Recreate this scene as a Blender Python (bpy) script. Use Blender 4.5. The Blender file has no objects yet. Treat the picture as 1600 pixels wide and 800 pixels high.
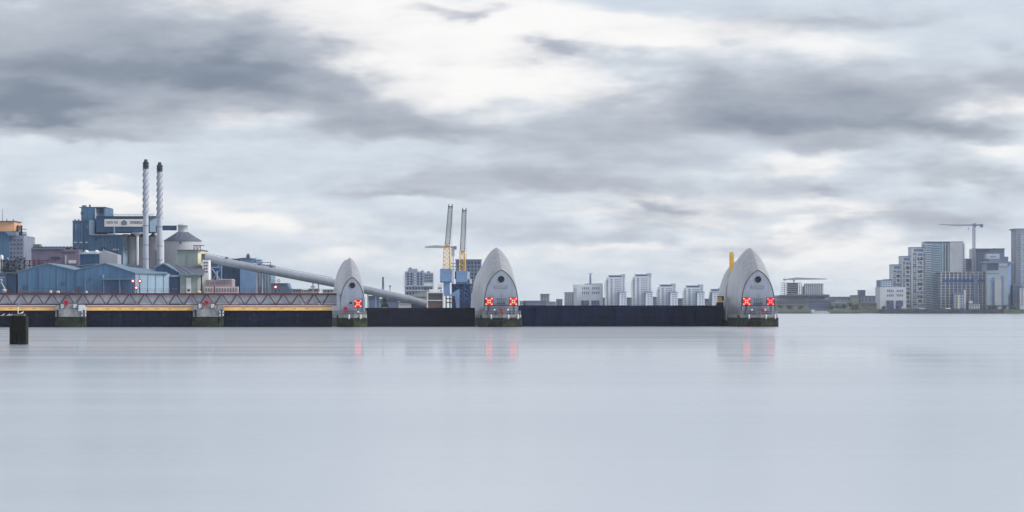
import bpy, math, random
from mathutils import Vector, Matrix
random.seed(7)
R = math.radians
F = 4860.0; HY = 481.0; CX = 800.0; CH = 5.5
scene = bpy.context.scene
col = scene.collection
# ------------------------------------------------------------------ camera
cd = bpy.data.cameras.new('camera'); cam = bpy.data.objects.new('camera', cd); col.objects.link(cam)
cam.location = (0, 0, CH); cam.rotation_euler = (R(90), 0, 0)
cd.sensor_width = 36; cd.lens = F*36/1600; cd.shift_y = (HY-400)/1600
cd.clip_start = 1; cd.clip_end = 40000
scene.camera = cam
scene.view_settings.view_transform = 'Standard'; scene.view_settings.look = 'None'
scene.view_settings.exposure = .36; scene.view_settings.gamma = 1
scene.cycles.use_denoising = True
scene.cycles.max_bounces = 6; scene.cycles.volume_bounces = 1
# ------------------------------------------------------------------ sun
SUN_AZ, SUN_EL = 103.0, 34.0
sd = bpy.data.lights.new('sun', 'SUN'); sd.energy = 2.3; sd.angle = R(14); sd.color = (1, .95, .88)
sun = bpy.data.objects.new('sun', sd); col.objects.link(sun)
sv = Vector((math.sin(R(SUN_AZ))*math.cos(R(SUN_EL)), math.cos(R(SUN_AZ))*math.cos(R(SUN_EL)), math.sin(R(SUN_EL))))
sun.rotation_euler = sv.to_track_quat('Z', 'Y').to_euler()
# ------------------------------------------------------------------ world
def lin(c):
    return tuple(((v/255)/12.92 if v/255 <= .04045 else ((v/255+.055)/1.055)**2.4) for v in c)
wd = bpy.data.worlds.new('World'); scene.world = wd; wd.use_nodes = True
def build_world():
    nt = wd.node_tree; N = nt.nodes; L = nt.links; N.clear()
    def node(t, **k):
        n = N.new(t)
        for a, b in k.items(): setattr(n, a, b)
        return n
    def M(op, a, b=None, c=None, clamp=False):
        n = node('ShaderNodeMath', operation=op, use_clamp=clamp)
        for i, v in enumerate((a, b, c)):
            if v is None: continue
            if isinstance(v, (int, float)): n.inputs[i].default_value = v
            else: L.new(v, n.inputs[i])
        return n.outputs[0]
    def VM(op, a, b=None, c=None, out=0):
        n = node('ShaderNodeVectorMath', operation=op)
        for i, v in enumerate((a, b, c)):
            if v is None: continue
            if isinstance(v, tuple): n.inputs[i].default_value = v
            else: L.new(v, n.inputs[i])
        return n.outputs[out]
    tc = node('ShaderNodeTexCoord')
    sep = node('ShaderNodeSeparateXYZ'); L.new(tc.outputs['Generated'], sep.inputs[0])
    az = M('ARCTAN2', sep.outputs[0], sep.outputs[1]); el = M('ARCSINE', sep.outputs[2])
    U = M('MULTIPLY', az, 4.86); V = M('MULTIPLY', el, 4.86)
    cmb = node('ShaderNodeCombineXYZ'); L.new(U, cmb.inputs[0]); L.new(V, cmb.inputs[1])
    P = cmb.outputs[0]
    def noise(sx, sy, detail, rough, off=0, out=0):
        v = VM('MULTIPLY_ADD', P, (sx, sy, 1), (off, off*.7, off))
        n = node('ShaderNodeTexNoise'); L.new(v, n.inputs['Vector'])
        n.inputs['Scale'].default_value = 1; n.inputs['Detail'].default_value = detail
        n.inputs['Roughness'].default_value = rough
        return n.outputs[out]
    # warp
    wc = noise(4.5, 13, 4, .55, 3.1, 1)
    w0 = VM('SUBTRACT', wc, (.5, .5, .5))
    w1 = VM('MULTIPLY', w0, (.26, .10, 0))
    wd_ = noise(11, 30, 3, .5, 7.7, 1); w2_ = VM('MULTIPLY', VM('SUBTRACT', wd_, (.5, .5, .5)), (.10, .032, 0))
    PW = VM('ADD', VM('ADD', P, w1), w2_)
    def field(blobs, dim=False):
        acc = 0.0
        for (x, y, rx, ry, a) in blobs:
            if dim: a *= 1.14 if x < 460 and y < 215 else .84
            sx = 1000/rx; sy = 1000/ry; cx = (x-CX)/1000; cy = (HY-y)/1000
            q = VM('MULTIPLY_ADD', PW, (sx, sy, 0), (-cx*sx, -cy*sy, 0))
            d2 = VM('DOT_PRODUCT', q, q, out=1)
            g = M('POWER', math.exp(-.8), d2)
            acc = M('MULTIPLY_ADD', g, a, acc)
        return acc
    G = field([
        (120, 60, 230, 50, .42), (330, 80, 150, 40, .30), (60, 110, 200, 24, .45), (90, 168, 150, 28, .85), (30, 190, 110, 14, .35), (0, 140, 100, 40, .3),
        (330, 118, 140, 36, .42), (440, 115, 110, 44, .35), (500, 150, 90, 36, .38), (585, 190, 70, 28, .70),
        (690, 205, 80, 20, .42), (790, 205, 80, 36, .24), (930, 210, 110, 46, .42), (640, 280, 70, 22, .42), (640, 303, 80, 9, .4),
        (800, 285, 100, 26, .35), (930, 290, 110, 22, .45), (1000, 190, 60, 40, .12), (1050, 250, 60, 26, .22), (1110, 130, 80, 45, .42), (1130, 180, 90, 22, .45), (1230, 150, 150, 40, .42),
        (1350, 160, 150, 42, .42), (1260, 195, 100, 18, .42), (1300, 228, 70, 14, .45), (1490, 212, 100, 18, .75), (1400, 195, 90, 16, .35), (1480, 150, 90, 40, .25), (845, 84, 50, 12, .5), (930, 92, 90, 14, .26),
        (715, 18, 50, 12, .55), (650, 5, 40, 10, .25), (1270, 35, 140, 22, .36), (1380, 22, 90, 14, .2), (1590, 130, 50, 30, .45), (1460, 275, 90, 20, .42), (1520, 290, 50, 10, .3),
        (1430, 340, 90, 18, .42), (1530, 342, 50, 10, .35), (1030, 315, 28, 8, .5), (1290, 300, 50, 12, .5), (700, 350, 150, 14, .2), (850, 365, 120, 10, .22), (1010, 350, 60, 14, .32),
        (130, 212, 80, 9, .32), (450, 215, 60, 12, .15), (1180, 290, 60, 24, .26), (1150, 340, 90, 24, .3), (1290, 350, 60, 16, .25), (1180, 385, 90, 14, .25), (480, 345, 60, 20, .12), (90, 12, 120, 20, .15), (960, 330, 140, 8, .2), (1580, 305, 40, 20, .2)], True)
    W = field([
        (640, 70, 150, 60, .9), (760, 50, 150, 40, .8), (930, 45, 200, 22, .9), (1110, 55, 140, 22, .7), (480, 16, 160, 20, .9), (330, 5, 90, 12, .5), (1290, 88, 90, 20, .5),
        (900, 125, 90, 22, .7), (970, 150, 60, 16, .6), (720, 140, 110, 34, .7), (178, 303, 34, 8, 1.1), (175, 325, 70, 22, .55), (375, 325, 75, 18, .8), (440, 350, 50, 16, .5),
        (285, 132, 55, 12, 1.1), (370, 168, 90, 24, .65), (1240, 258, 80, 18, .8), (1020, 305, 60, 14, .7), (1010, 340, 100, 12, .5), (1190, 318, 130, 20, .5), (1340, 335, 60, 16, .6), (1240, 372, 60, 10, .5),
        (535, 385, 50, 18, .55), (930, 380, 110, 10, .5), (1570, 165, 60, 20, .6), (60, 350, 110, 22, .35), (1330, 380, 150, 18, .45),
        (1100, 400, 250, 20, .3), (700, 400, 150, 16, .3), (1590, 245, 90, 16, .5), (1290, 415, 250, 20, .25), (10, 290, 30, 12, .3)])
    n1 = noise(3.2, 12, 4, .5, 0); n2 = noise(9.0, 34, 5, .6, 9.3); n3 = noise(1.4, 3.2, 3, .5, 5)
    nn = M('ADD', M('MULTIPLY', M('SUBTRACT', n1, .5), .95), M('MULTIPLY', M('MULTIPLY', M('SUBTRACT', n2, .5), M('MAXIMUM', M('SUBTRACT', 1.35, M('MULTIPLY', V, 1.6)), .5)), .95))
    # general cover above the part of the sky the photograph shows
    high = M('MULTIPLY', M('SUBTRACT', V, .52), 4, clamp=True)
    G2 = M('ADD', M('MULTIPLY_ADD', nn, .55, G), M('MULTIPLY', high, M('MULTIPLY', n3, .58)))
    W2 = M('ADD', M('MULTIPLY_ADD', nn, -.75, W), M('MULTIPLY', high, .38))
    def ss(x, lo, hi):
        n = node('ShaderNodeMapRange', interpolation_type='SMOOTHSTEP'); L.new(x, n.inputs[0])
        n.inputs[1].default_value = lo; n.inputs[2].default_value = hi
        return n.outputs[0]
    ga = ss(G2, -.05, .5); gb = ss(M('MULTIPLY_ADD', M('SUBTRACT', n3, .5), .35, G2), .38, 1.15); w = ss(W2, -.2, .85)
    def mix(f, a, b):
        n = node('ShaderNodeMix', data_type='RGBA'); L.new(f, n.inputs[0])
        for s, v in ((n.inputs[6], a), (n.inputs[7], b)):
            if isinstance(v, tuple): s.default_value = (*v, 1)
            else: L.new(v, s)
        return n.outputs[2]
    c1 = mix(w, lin((190, 201, 213)), lin((234, 232, 231)))
    c2 = mix(gb, mix(ga, c1, lin((162, 168, 180))), lin((110, 121, 138)))
    sky = node('ShaderNodeTexSky', sky_type='NISHITA', sun_disc=False)
    sky.sun_elevation = R(SUN_EL); sky.sun_rotation = R(SUN_AZ)
    b1 = node('ShaderNodeBackground'); L.new(sky.outputs[0], b1.inputs[0]); b1.inputs[1].default_value = .05
    b2 = node('ShaderNodeBackground'); L.new(c2, b2.inputs[0]); b2.inputs[1].default_value = 1.0
    mx = node('ShaderNodeMixShader'); mx.inputs[0].default_value = .9
    L.new(b1.outputs[0], mx.inputs[1]); L.new(b2.outputs[0], mx.inputs[2])
    o = node('ShaderNodeOutputWorld'); L.new(mx.outputs[0], o.inputs[0])
build_world()
# ------------------------------------------------------------------ helpers
def X(px, d): return (px-CX)*d/F
def Z(py, d): return CH+(HY-py)*d/F
def W(px, py, d): return Vector((X(px, d), d, Z(py, d)))
ORG = {}
def tag(o, label=None, cat=None, group=None, kind=None):
    if label: o['label'] = label
    if cat: o['category'] = cat
    if group: o['group'] = group
    if kind: o['kind'] = kind
    return o
def thing(name, label, cat, loc, rz=0, group=None):
    o = bpy.data.objects.new(name, None); col.objects.link(o); o.location = loc; o.rotation_euler = (0, 0, rz)
    o.empty_display_size = 1
    return tag(o, label, cat, group)
def origin(p):
    while p.parent: p = p.parent
    return Vector(p.location)
class MB:
    def __init__(s): s.v = []; s.f = []; s.sm = []
    def add(s, vs, fs, smooth=False):
        b = len(s.v); s.v += [tuple(v) for v in vs]; s.f += [tuple(i+b for i in f) for f in fs]; s.sm += [smooth]*len(fs); return s
    def box(s, x0, x1, y0, y1, z0, z1):
        return s.prism([(x0, y0), (x1, y0), (x1, y1), (x0, y1)], z0, z1)
    def prism(s, poly, z0, z1, top=None):
        # poly counter-clockwise in xy; z1 number or list of heights
        a = sum(poly[i][0]*poly[(i+1) % len(poly)][1]-poly[(i+1) % len(poly)][0]*poly[i][1] for i in range(len(poly)))
        n = len(poly); zt = z1 if isinstance(z1, (list, tuple)) else [z1]*n
        poly = list(poly); zt = list(zt)
        tp = list(top) if top else list(poly)
        if a < 0: poly.reverse(); zt.reverse(); tp.reverse()
        vs = [(p[0], p[1], z0) for p in poly]+[(p[0], p[1], zt[i]) for i, p in enumerate(tp)]
        fs = [tuple(range(n-1, -1, -1)), tuple(range(n, 2*n))]+[(i, (i+1) % n, n+(i+1) % n, n+i) for i in range(n)]
        return s.add(vs, fs)
    def xprism(s, pts, y0, y1):   # outline in xz, extruded along y
        n = len(pts); a = sum(pts[i][0]*pts[(i+1) % n][1]-pts[(i+1) % n][0]*pts[i][1] for i in range(n))
        pts = list(pts)
        if a < 0: pts.reverse()
        vs = [(p[0], y0, p[1]) for p in pts]+[(p[0], y1, p[1]) for p in pts]
        fs = [tuple(range(n)), tuple(range(2*n-1, n-1, -1))]+[((i+1) % n, i, n+i, n+(i+1) % n) for i in range(n)]
        return s.add(vs, fs)
    def lathe(s, c, prof, n=24, smooth=True):   # prof: (r, z) list bottom to top
        vs = []; fs = []
        for (r, z) in prof:
            for k in range(n):
                a = 2*math.pi*k/n; vs.append((c[0]+r*math.cos(a), c[1]+r*math.sin(a), c[2]+z))
        for j in range(len(prof)-1):
            for k in range(n):
                fs.append((j*n+k, j*n+(k+1) % n, (j+1)*n+(k+1) % n, (j+1)*n+k))
        s.add(vs, fs, smooth)
        m = len(prof)-1
        s.add([vs[k] for k in range(n)], [tuple(range(n-1, -1, -1))]); s.add([vs[m*n+k] for k in range(n)], [tuple(range(n))])
        return s
    def tube(s, a, b, r, n=8, r2=None, smooth=True):
        a = Vector(a); b = Vector(b); d = (b-a).normalized(); r2 = r if r2 is None else r2
        u = d.orthogonal().normalized(); w = d.cross(u)
        vs = []
        for c, rr in ((a, r), (b, r2)):
            for k in range(n):
                t = 2*math.pi*(k+.5)/n; vs.append(c+(u*math.cos(t)+w*math.sin(t))*rr)
        s.add(vs, [(k, (k+1) % n, n+(k+1) % n, n+k) for k in range(n)], smooth and n > 4)
        s.add(vs[:n], [tuple(range(n-1, -1, -1))]); s.add(vs[n:], [tuple(range(n))]); return s
    def path(s, pts, r, n=6):
        for a, b in zip(pts, pts[1:]): s.tube(a, b, r, n)
        return s
    def ball(s, c, r, n=10, m=6, sz=1):
        prof = [(max(.001, r*math.sin(math.pi*j/m)), -r*sz*math.cos(math.pi*j/m)) for j in range(m+1)]
        return s.lathe(c, prof, n)
    def torus(s, c, R_, r, n=20, m=6, facing_y=True):
        vs = []; fs = []
        for i in range(n):
            a = 2*math.pi*i/n
            for j in range(m):
                b = 2*math.pi*j/m; q = R_+r*math.cos(b)
                vs.append((c[0]+q*math.cos(a), c[1]+r*math.sin(b), c[2]+q*math.sin(a)))
        for i in range(n):
            for j in range(m):
                fs.append((i*m+j, i*m+(j+1) % m, ((i+1) % n)*m+(j+1) % m, ((i+1) % n)*m+j))
        return s.add(vs, fs, True)
    def build(s, name, mat, parent=None, world=True):
        me = bpy.data.meshes.new(name)
        o = origin(parent) if (parent and world) else Vector((0, 0, 0))
        me.from_pydata([(v[0]-o.x, v[1]-o.y, v[2]-o.z) for v in s.v], [], s.f)
        for p, q in zip(me.polygons, s.sm): p.use_smooth = q
        me.materials.append(mat); me.validate()
        ob = bpy.data.objects.new(name, me); col.objects.link(ob); ob.parent = parent
        return ob
# ------------------------------------------------------------------ materials
MATS = {}
def mat(name, rgb, rough=.7, metal=0, var=.12, scale=.3, stretch=(1, 1, 1), stripes=None, spec=.3, raw=False, streak=0):
    """rgb as base colour in sRGB 0-255; var: weathering; stripes=(period m, amount) vertical panel joints"""
    if name in MATS: return MATS[name]
    m = bpy.data.materials.new(name); MATS[name] = m; m.use_nodes = True
    nt = m.node_tree; N = nt.nodes; L = nt.links
    b = N['Principled BSDF']; b.inputs['Roughness'].default_value = rough; b.inputs['Metallic'].default_value = metal
    b.inputs['Specular IOR Level'].default_value = spec
    base = lin(rgb)
    tc = N.new('ShaderNodeTexCoord'); mp = N.new('ShaderNodeMapping'); mp.inputs['Scale'].default_value = stretch
    L.new(tc.outputs['Object'], mp.inputs[0])
    n = N.new('ShaderNodeTexNoise'); n.inputs['Scale'].default_value = scale; n.inputs['Detail'].default_value = 5; n.inputs['Roughness'].default_value = .65
    L.new(mp.outputs[0], n.inputs['Vector'])
    rmp = N.new('ShaderNodeMapRange'); rmp.inputs[1].default_value = .3; rmp.inputs[2].default_value = .7
    rmp.inputs[3].default_value = 1-var*1.6; rmp.inputs[4].default_value = 1+var
    L.new(n.outputs[0], rmp.inputs[0]); fac = rmp.outputs[0]
    if streak:
        mp2 = N.new('ShaderNodeMapping'); mp2.inputs['Scale'].default_value = (1, 1, .06); L.new(tc.outputs['Object'], mp2.inputs[0])
        n2 = N.new('ShaderNodeTexNoise'); n2.inputs['Scale'].default_value = 1.2; n2.inputs['Detail'].default_value = 4; L.new(mp2.outputs[0], n2.inputs['Vector'])
        r2 = N.new('ShaderNodeMapRange'); r2.inputs[1].default_value = .4; r2.inputs[2].default_value = .75; r2.inputs[3].default_value = 1; r2.inputs[4].default_value = 1-streak
        L.new(n2.outputs[0], r2.inputs[0])
        mu = N.new('ShaderNodeMath'); mu.operation = 'MULTIPLY'; L.new(fac, mu.inputs[0]); L.new(r2.outputs[0], mu.inputs[1]); fac = mu.outputs[0]
    if stripes:
        sp = N.new('ShaderNodeSeparateXYZ'); L.new(tc.outputs['Object'], sp.inputs[0])
        su = N.new('ShaderNodeMath'); su.operation = 'ADD'; L.new(sp.outputs[0], su.inputs[0]); L.new(sp.outputs[1], su.inputs[1])
        mo = N.new('ShaderNodeMath'); mo.operation = 'PINGPONG'; L.new(su.outputs[0], mo.inputs[0]); mo.inputs[1].default_value = stripes[0]/2
        cp = N.new('ShaderNodeMapRange'); cp.inputs[1].default_value = 0; cp.inputs[2].default_value = stripes[0]*.12
        cp.inputs[3].default_value = 1-stripes[1]; cp.inputs[4].default_value = 1; L.new(mo.outputs[0], cp.inputs[0])
        mu = N.new('ShaderNodeMath'); mu.operation = 'MULTIPLY'; L.new(fac, mu.inputs[0]); L.new(cp.outputs[0], mu.inputs[1]); fac = mu.outputs[0]
    vm = N.new('ShaderNodeVectorMath'); vm.operation = 'SCALE'; vm.inputs[0].default_value = base; L.new(fac, vm.inputs['Scale'])
    L.new(vm.outputs[0], b.inputs['Base Color'])
    return m
def emis(name, rgb, strength, base=(120, 20, 20)):
    m = bpy.data.materials.new(name); m.use_nodes = True; b = m.node_tree.nodes['Principled BSDF']
    b.inputs['Base Color'].default_value = (*lin(base), 1); b.inputs['Emission Color'].default_value = (*rgb, 1); b.inputs['Emission Strength'].default_value = strength
    MATS[name] = m; return m
def algae_mat(name, hi, lo, z0, z1, mid=(62, 82, 44)):
    m = mat(name, hi, .85, 0, .3, .8, streak=.5); nt = m.node_tree; N = nt.nodes; L = nt.links; b = N['Principled BSDF']
    src = b.inputs['Base Color'].links[0].from_socket
    tc = N.new('ShaderNodeTexCoord'); sp = N.new('ShaderNodeSeparateXYZ'); L.new(tc.outputs['Object'], sp.inputs[0])
    n = N.new('ShaderNodeTexNoise'); n.inputs['Scale'].default_value = .9; n.inputs['Detail'].default_value = 6; L.new(tc.outputs['Object'], n.inputs['Vector'])
    ad = N.new('ShaderNodeMath'); ad.operation = 'MULTIPLY_ADD'; L.new(n.outputs[0], ad.inputs[0]); ad.inputs[1].default_value = -1.6; L.new(sp.outputs[2], ad.inputs[2])
    mr = N.new('ShaderNodeMapRange'); L.new(ad.outputs[0], mr.inputs[0]); mr.inputs[1].default_value = z0-.8; mr.inputs[2].default_value = z1-.8
    cr = N.new('ShaderNodeValToRGB'); cr.color_ramp.elements[0].position = .45; cr.color_ramp.elements[0].color = (*lin(lo), 1)
    cr.color_ramp.elements[1].position = .9; cr.color_ramp.elements[1].color = (*lin(mid), 1)
    n3 = N.new('ShaderNodeTexNoise'); n3.inputs['Scale'].default_value = .45; n3.inputs['Detail'].default_value = 6; L.new(tc.outputs['Object'], n3.inputs['Vector']); L.new(n3.outputs[0], cr.inputs[0])
    mx = N.new('ShaderNodeMix'); mx.data_type = 'RGBA'; L.new(mr.outputs[0], mx.inputs[0]); L.new(cr.outputs[0], mx.inputs[6]); L.new(src, mx.inputs[7])
    L.new(mx.outputs[2], b.inputs['Base Color']); return m
steel = mat('stainless_cladding', (187, 189, 195), .36, .65, .07, .25, (1, 1, .3), stripes=(1.9, .22), streak=.2)
facem = mat('face_panel', (146, 156, 174), .6, .1, .06, .3, streak=.12)
dark = mat('dark_metal', (28, 32, 44), .6, .2)
black = mat('near_black', (12, 14, 20), .6)
conc = algae_mat('pier_concrete', (128, 130, 126), (10, 16, 12), 2.6, 3.4)
concl = mat('pale_concrete', (142, 145, 150), .8, 0, .32, .9, streak=.35)
navy = mat('gate_navy', (12, 24, 58), .7, 0, .3, .18, stripes=(3.4, .5), streak=.5, spec=.08)
navy2 = mat('gate_charcoal', (18, 22, 42), .7, 0, .2, .2, stripes=(2.6, .4), streak=.4, spec=.08)
yellow = mat('ochre_beam', (234, 190, 120), .6, 0, .12, .4)
yellow2 = mat('crane_yellow', (222, 178, 80), .6, 0, .15, .6)
maroon = mat('maroon_steel', (88, 42, 52), .6, 0, .2, .5)
brown = mat('brown_steel', (82, 50, 56), .6, 0, .2, .5)
infill = mat('bridge_panel', (158, 163, 176), .7, 0, .12, .22, stripes=(4.48, .12))
white = mat('white_paint', (225, 226, 230), .6, 0, .08, .4)
offw = mat('off_white', (200, 206, 214), .7, 0, .1, .15, streak=.15)
redp = mat('red_paint', (190, 30, 60), .5)
redb = mat('signal_board', (178, 44, 54), .5)
redl = emis('red_lamp', (1, .10, .07), 6)
redl2 = emis('dim_red_lamp', (1, .1, .11), 3)
whl = emis('pale_lamp', (1, .5, .45), 1.4, (220, 220, 220))
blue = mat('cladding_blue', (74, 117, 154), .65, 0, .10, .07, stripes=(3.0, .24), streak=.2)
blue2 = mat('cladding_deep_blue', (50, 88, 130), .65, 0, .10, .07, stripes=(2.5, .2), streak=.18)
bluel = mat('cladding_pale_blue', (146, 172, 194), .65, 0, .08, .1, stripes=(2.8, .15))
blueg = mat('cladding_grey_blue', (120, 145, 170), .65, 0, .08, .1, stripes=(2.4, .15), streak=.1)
bluem = mat('painted_mid_blue', (122, 154, 198), .6, 0, .12, .2)
bluex = mat('painted_strong_blue', (36, 76, 130), .6, 0, .25, .3)
mauve = mat('mauve_brick', (130, 122, 146), .8, 0, .14, .15, streak=.12)
plum = mat('plum_pipework', (92, 62, 88), .7)
silo = mat('silo_grey', (176, 180, 190), .6, 0, .08, .1, (1, 1, .2), streak=.15)
slate = mat('slate_roof', (92, 98, 116), .75, 0, .12, .2)
roofb = mat('blue_grey_roof', (112, 136, 158), .7, 0, .1, .1)
roofd = mat('dark_roof', (58, 70, 96), .7, 0, .12, .1)
sage = mat('sage_cladding', (148, 160, 158), .7, 0, .1, .1, stripes=(2.6, .15), streak=.1)
cream = mat('cream_panel', (206, 204, 178), .7, 0, .1, .2)
pinkb = mat('pink_brick', (162, 146, 156), .8, 0, .15, .4)
orange = mat('orange_cladding', (226, 170, 130), .7, 0, .08, .2)
chim = mat('chimney_grey', (178, 184, 198), .6, 0, .08, .2, streak=.15)
glass = mat('window_glass', (34, 44, 66), .25, 0, .15, .3, spec=.6)
glassb = mat('window_glass_blue', (40, 62, 104), .3, 0, .15, .3, spec=.6)
glassp = mat('window_glass_pale', (98, 116, 144), .3, 0, .12, .3, spec=.5)
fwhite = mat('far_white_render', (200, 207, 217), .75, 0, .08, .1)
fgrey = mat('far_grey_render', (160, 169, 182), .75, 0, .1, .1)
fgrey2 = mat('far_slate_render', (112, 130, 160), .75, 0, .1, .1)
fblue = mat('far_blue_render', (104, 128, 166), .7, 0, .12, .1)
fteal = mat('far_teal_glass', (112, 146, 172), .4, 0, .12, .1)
fconc = mat('raw_concrete_frame', (176, 180, 190), .8, 0, .1, .2)
ftan = mat('far_tan_render', (176, 181, 190), .8, 0, .1, .1, streak=.1)
brick = mat('far_brick', (140, 112, 108), .85, 0, .15, .3)
timber = algae_mat('dolphin_timber', (60, 58, 52), (1, 2, 2), 4.2, 7.2, (34, 36, 30))
grass = mat('bank_green', (60, 78, 62), .9, 0, .3, .05)
earth = mat('bank_ground', (104, 108, 106), .9, 0, .2, .02)
wallm = mat('river_wall_dark', (52, 64, 80), .85, 0, .3, .05, stripes=(8, .3))
mud = mat('foreshore_grey', (110, 118, 122), .9, 0, .2, .05)
leaf = mat('foliage', (64, 84, 56), .8, 0, .35, .3)
bark = mat('bark', (80, 70, 62), .9)
# ------------------------------------------------------------------ river, banks, haze
def water_mat():
    m = bpy.data.materials.new('river_water'); m.use_nodes = True; nt = m.node_tree; N = nt.nodes; L = nt.links; N.clear()
    out = N.new('ShaderNodeOutputMaterial')
    geo = N.new('ShaderNodeNewGeometry')
    def nz(sx, sy, det, off=0):
        mp = N.new('ShaderNodeMapping'); mp.inputs['Scale'].default_value = (sx, sy, 1); mp.inputs['Location'].default_value = (off, off, 0)
        L.new(geo.outputs['Position'], mp.inputs[0]); n = N.new('ShaderNodeTexNoise'); n.inputs['Scale'].default_value = 1; n.inputs['Detail'].default_value = det
        L.new(mp.outputs[0], n.inputs['Vector']); return n.outputs[0]
    s1 = nz(1/170, 1/22, 4); s2 = nz(1/600, 1/70, 3, 3.3)
    def mr(x, a, b, c, d):
        r = N.new('ShaderNodeMapRange'); L.new(x, r.inputs[0])
        for i, v in enumerate((a, b, c, d)): r.inputs[i+1].default_value = v
        return r.outputs[0]
    g1 = N.new('ShaderNodeBsdfGlossy'); g1.inputs['Color'].default_value = (.94, .97, 1, 1); sy = N.new('ShaderNodeSeparateXYZ'); L.new(geo.outputs['Position'], sy.inputs[0])
    ad = N.new('ShaderNodeMath'); ad.operation = 'ADD'; L.new(mr(s1, .3, .7, .0, .025), ad.inputs[0]); L.new(mr(sy.outputs[1], 180, 370, .17, .042), ad.inputs[1])
    ad2 = N.new('ShaderNodeMath'); ad2.operation = 'ADD'; L.new(ad.outputs[0], ad2.inputs[0]); L.new(mr(sy.outputs[0], 45, 62, 0, .12), ad2.inputs[1])
    L.new(ad2.outputs[0], g1.inputs['Roughness'])
    g2 = N.new('ShaderNodeBsdfGlossy'); g2.inputs['Color'].default_value = (.94, .97, 1, 1); g2.inputs['Roughness'].default_value = .30
    df = N.new('ShaderNodeBsdfDiffuse'); df.inputs['Color'].default_value = (.22, .27, .33, 1)
    m1 = N.new('ShaderNodeMixShader'); L.new(mr(s1, .32, .68, .52, .3), m1.inputs[0]); L.new(g2.outputs[0], m1.inputs[1]); L.new(g1.outputs[0], m1.inputs[2])
    m2 = N.new('ShaderNodeMixShader'); L.new(mr(s2, .3, .7, .14, .05), m2.inputs[0]); L.new(m1.outputs[0], m2.inputs[1]); L.new(df.outputs[0], m2.inputs[2])
    L.new(m2.outputs[0], out.inputs[0]); return m
g = MB(); g.add([(-2400, -60, 0), (2400, -60, 0), (2400, 8900, 0), (-2400, 8900, 0)], [(0, 1, 2, 3)])
tag(g.build('river_water', water_mat()), kind='structure')
g = MB(); g.prism([(-2390, 1340), (X(742, 1340), 1340), (X(790, 2960), 2960), (2390, 2975), (2390, 8890), (-2390, 8890)], -.6, 3.6)
tag(g.build('far_bank_ground', earth), kind='structure')
HAZE = .000032
g = MB(); g.box(-2500, 2500, -160, 9000, -2, 112)
hz = g.build('haze', None or bpy.data.materials.new('haze_air')); tag(hz, kind='stuff')
hm = hz.data.materials[0]; hm.use_nodes = True; hm.node_tree.nodes.clear()
pv = hm.node_tree.nodes.new('ShaderNodeVolumePrincipled'); ho = hm.node_tree.nodes.new('ShaderNodeOutputMaterial')
pv.inputs['Color'].default_value = (.86, .92, 1, 1); pv.inputs['Density'].default_value = HAZE; pv.inputs['Anisotropy'].default_value = 0
hm.node_tree.links.new(pv.outputs[0], ho.inputs['Volume'])
# ================================================================== THE BARRIER
PHI = math.atan(.1105); UX = (math.cos(PHI), math.sin(PHI)); P0 = (X(784, 900), 900.0)
def tpx(px):   # distance along the barrier line at which the photo column px falls
    k = (px-CX)/F; return (k*P0[1]-P0[0])/(UX[0]-k*UX[1])
def bw(t, s=0, z=0):   # barrier frame to world: t along, s towards the back
    return Vector((P0[0]+t*UX[0]-s*UX[1], P0[1]+t*UX[1]+s*UX[0], z))
def arch(w, z0, h, a=3.0, b=.75, n=18):
    pts = []
    for i in range(n+1):
        t = 1-(1-i/n)**1.35
        pts.append((w*max(0, 1-t**a)**b, z0+(h-z0)*t))
    return pts
def hood_mesh(st, z0, a=3.3, cap=True):
    mb = MB(); n = 18
    for sg in (1, -1):
        vs = []; 
        for (s, w, h) in st:
            vs += [(sg*x, s, z) for x, z in arch(w, z0, h, a, .75, n)]
        fs = []
        for j in range(len(st)-1):
            for i in range(n):
                q = (j*(n+1)+i, (j+1)*(n+1)+i, (j+1)*(n+1)+i+1, j*(n+1)+i+1)
                fs.append(q if sg > 0 else q[::-1])
        mb.add(vs, fs, True)
    for (s, w, h), rev in ((st[0], 0), (st[-1], 1)):
        A = arch(w, z0, h, a, .75, n); ring = [(x, s, z) for x, z in A]+[(-x, s, z) for x, z in A[-2::-1]]
        f = tuple(range(len(ring))); mb.add(ring, [f if not rev else f[::-1]])
    return mb
def lifebuoy(loc, label, group, k=1, rz=0):
    t = thing('lifebuoy', label, 'lifebuoy', loc, rz, group)
    MB().torus((0, 0, 0), .62*k, .22*k).build('ring', redp, t, False)
    MB().box(-.75*k, .75*k, .22*k, .34*k, -.8*k, .8*k).build('backboard', mat('board_red', (150, 40, 66), .7), t, False)
    MB().tube((0, .28, -.8*k), (0, .28, -1.7*k), .08, 6).build('post', dark, t, False)
    return t
def signal(parent, cx, cz, y, k, lamp, right_dim=False):
    o = MB().box(cx-1.02*k, cx+1.02*k, y, y+.25, cz-1.02*k, cz+1.02*k).build('signal_panel', redb, parent, False)
    MB().box(cx-1.15*k, cx+1.15*k, y+.253, y+.4, cz-1.15*k, cz+1.15*k).build('surround', dark, o, False)
    MB().tube((cx, y+.5, cz-1.15*k), (cx, y+.5, 4.2), .12, 6).build('post', dark, o, False)
    for sx in (-1, 1):
        for sz in (-1, 1):
            for q in (.30, .80):
                MB().ball((cx+sx*q*k, y-.12, cz+sz*q*k), .19*k).build('lamp', lamp, o, False)
    return o
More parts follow.
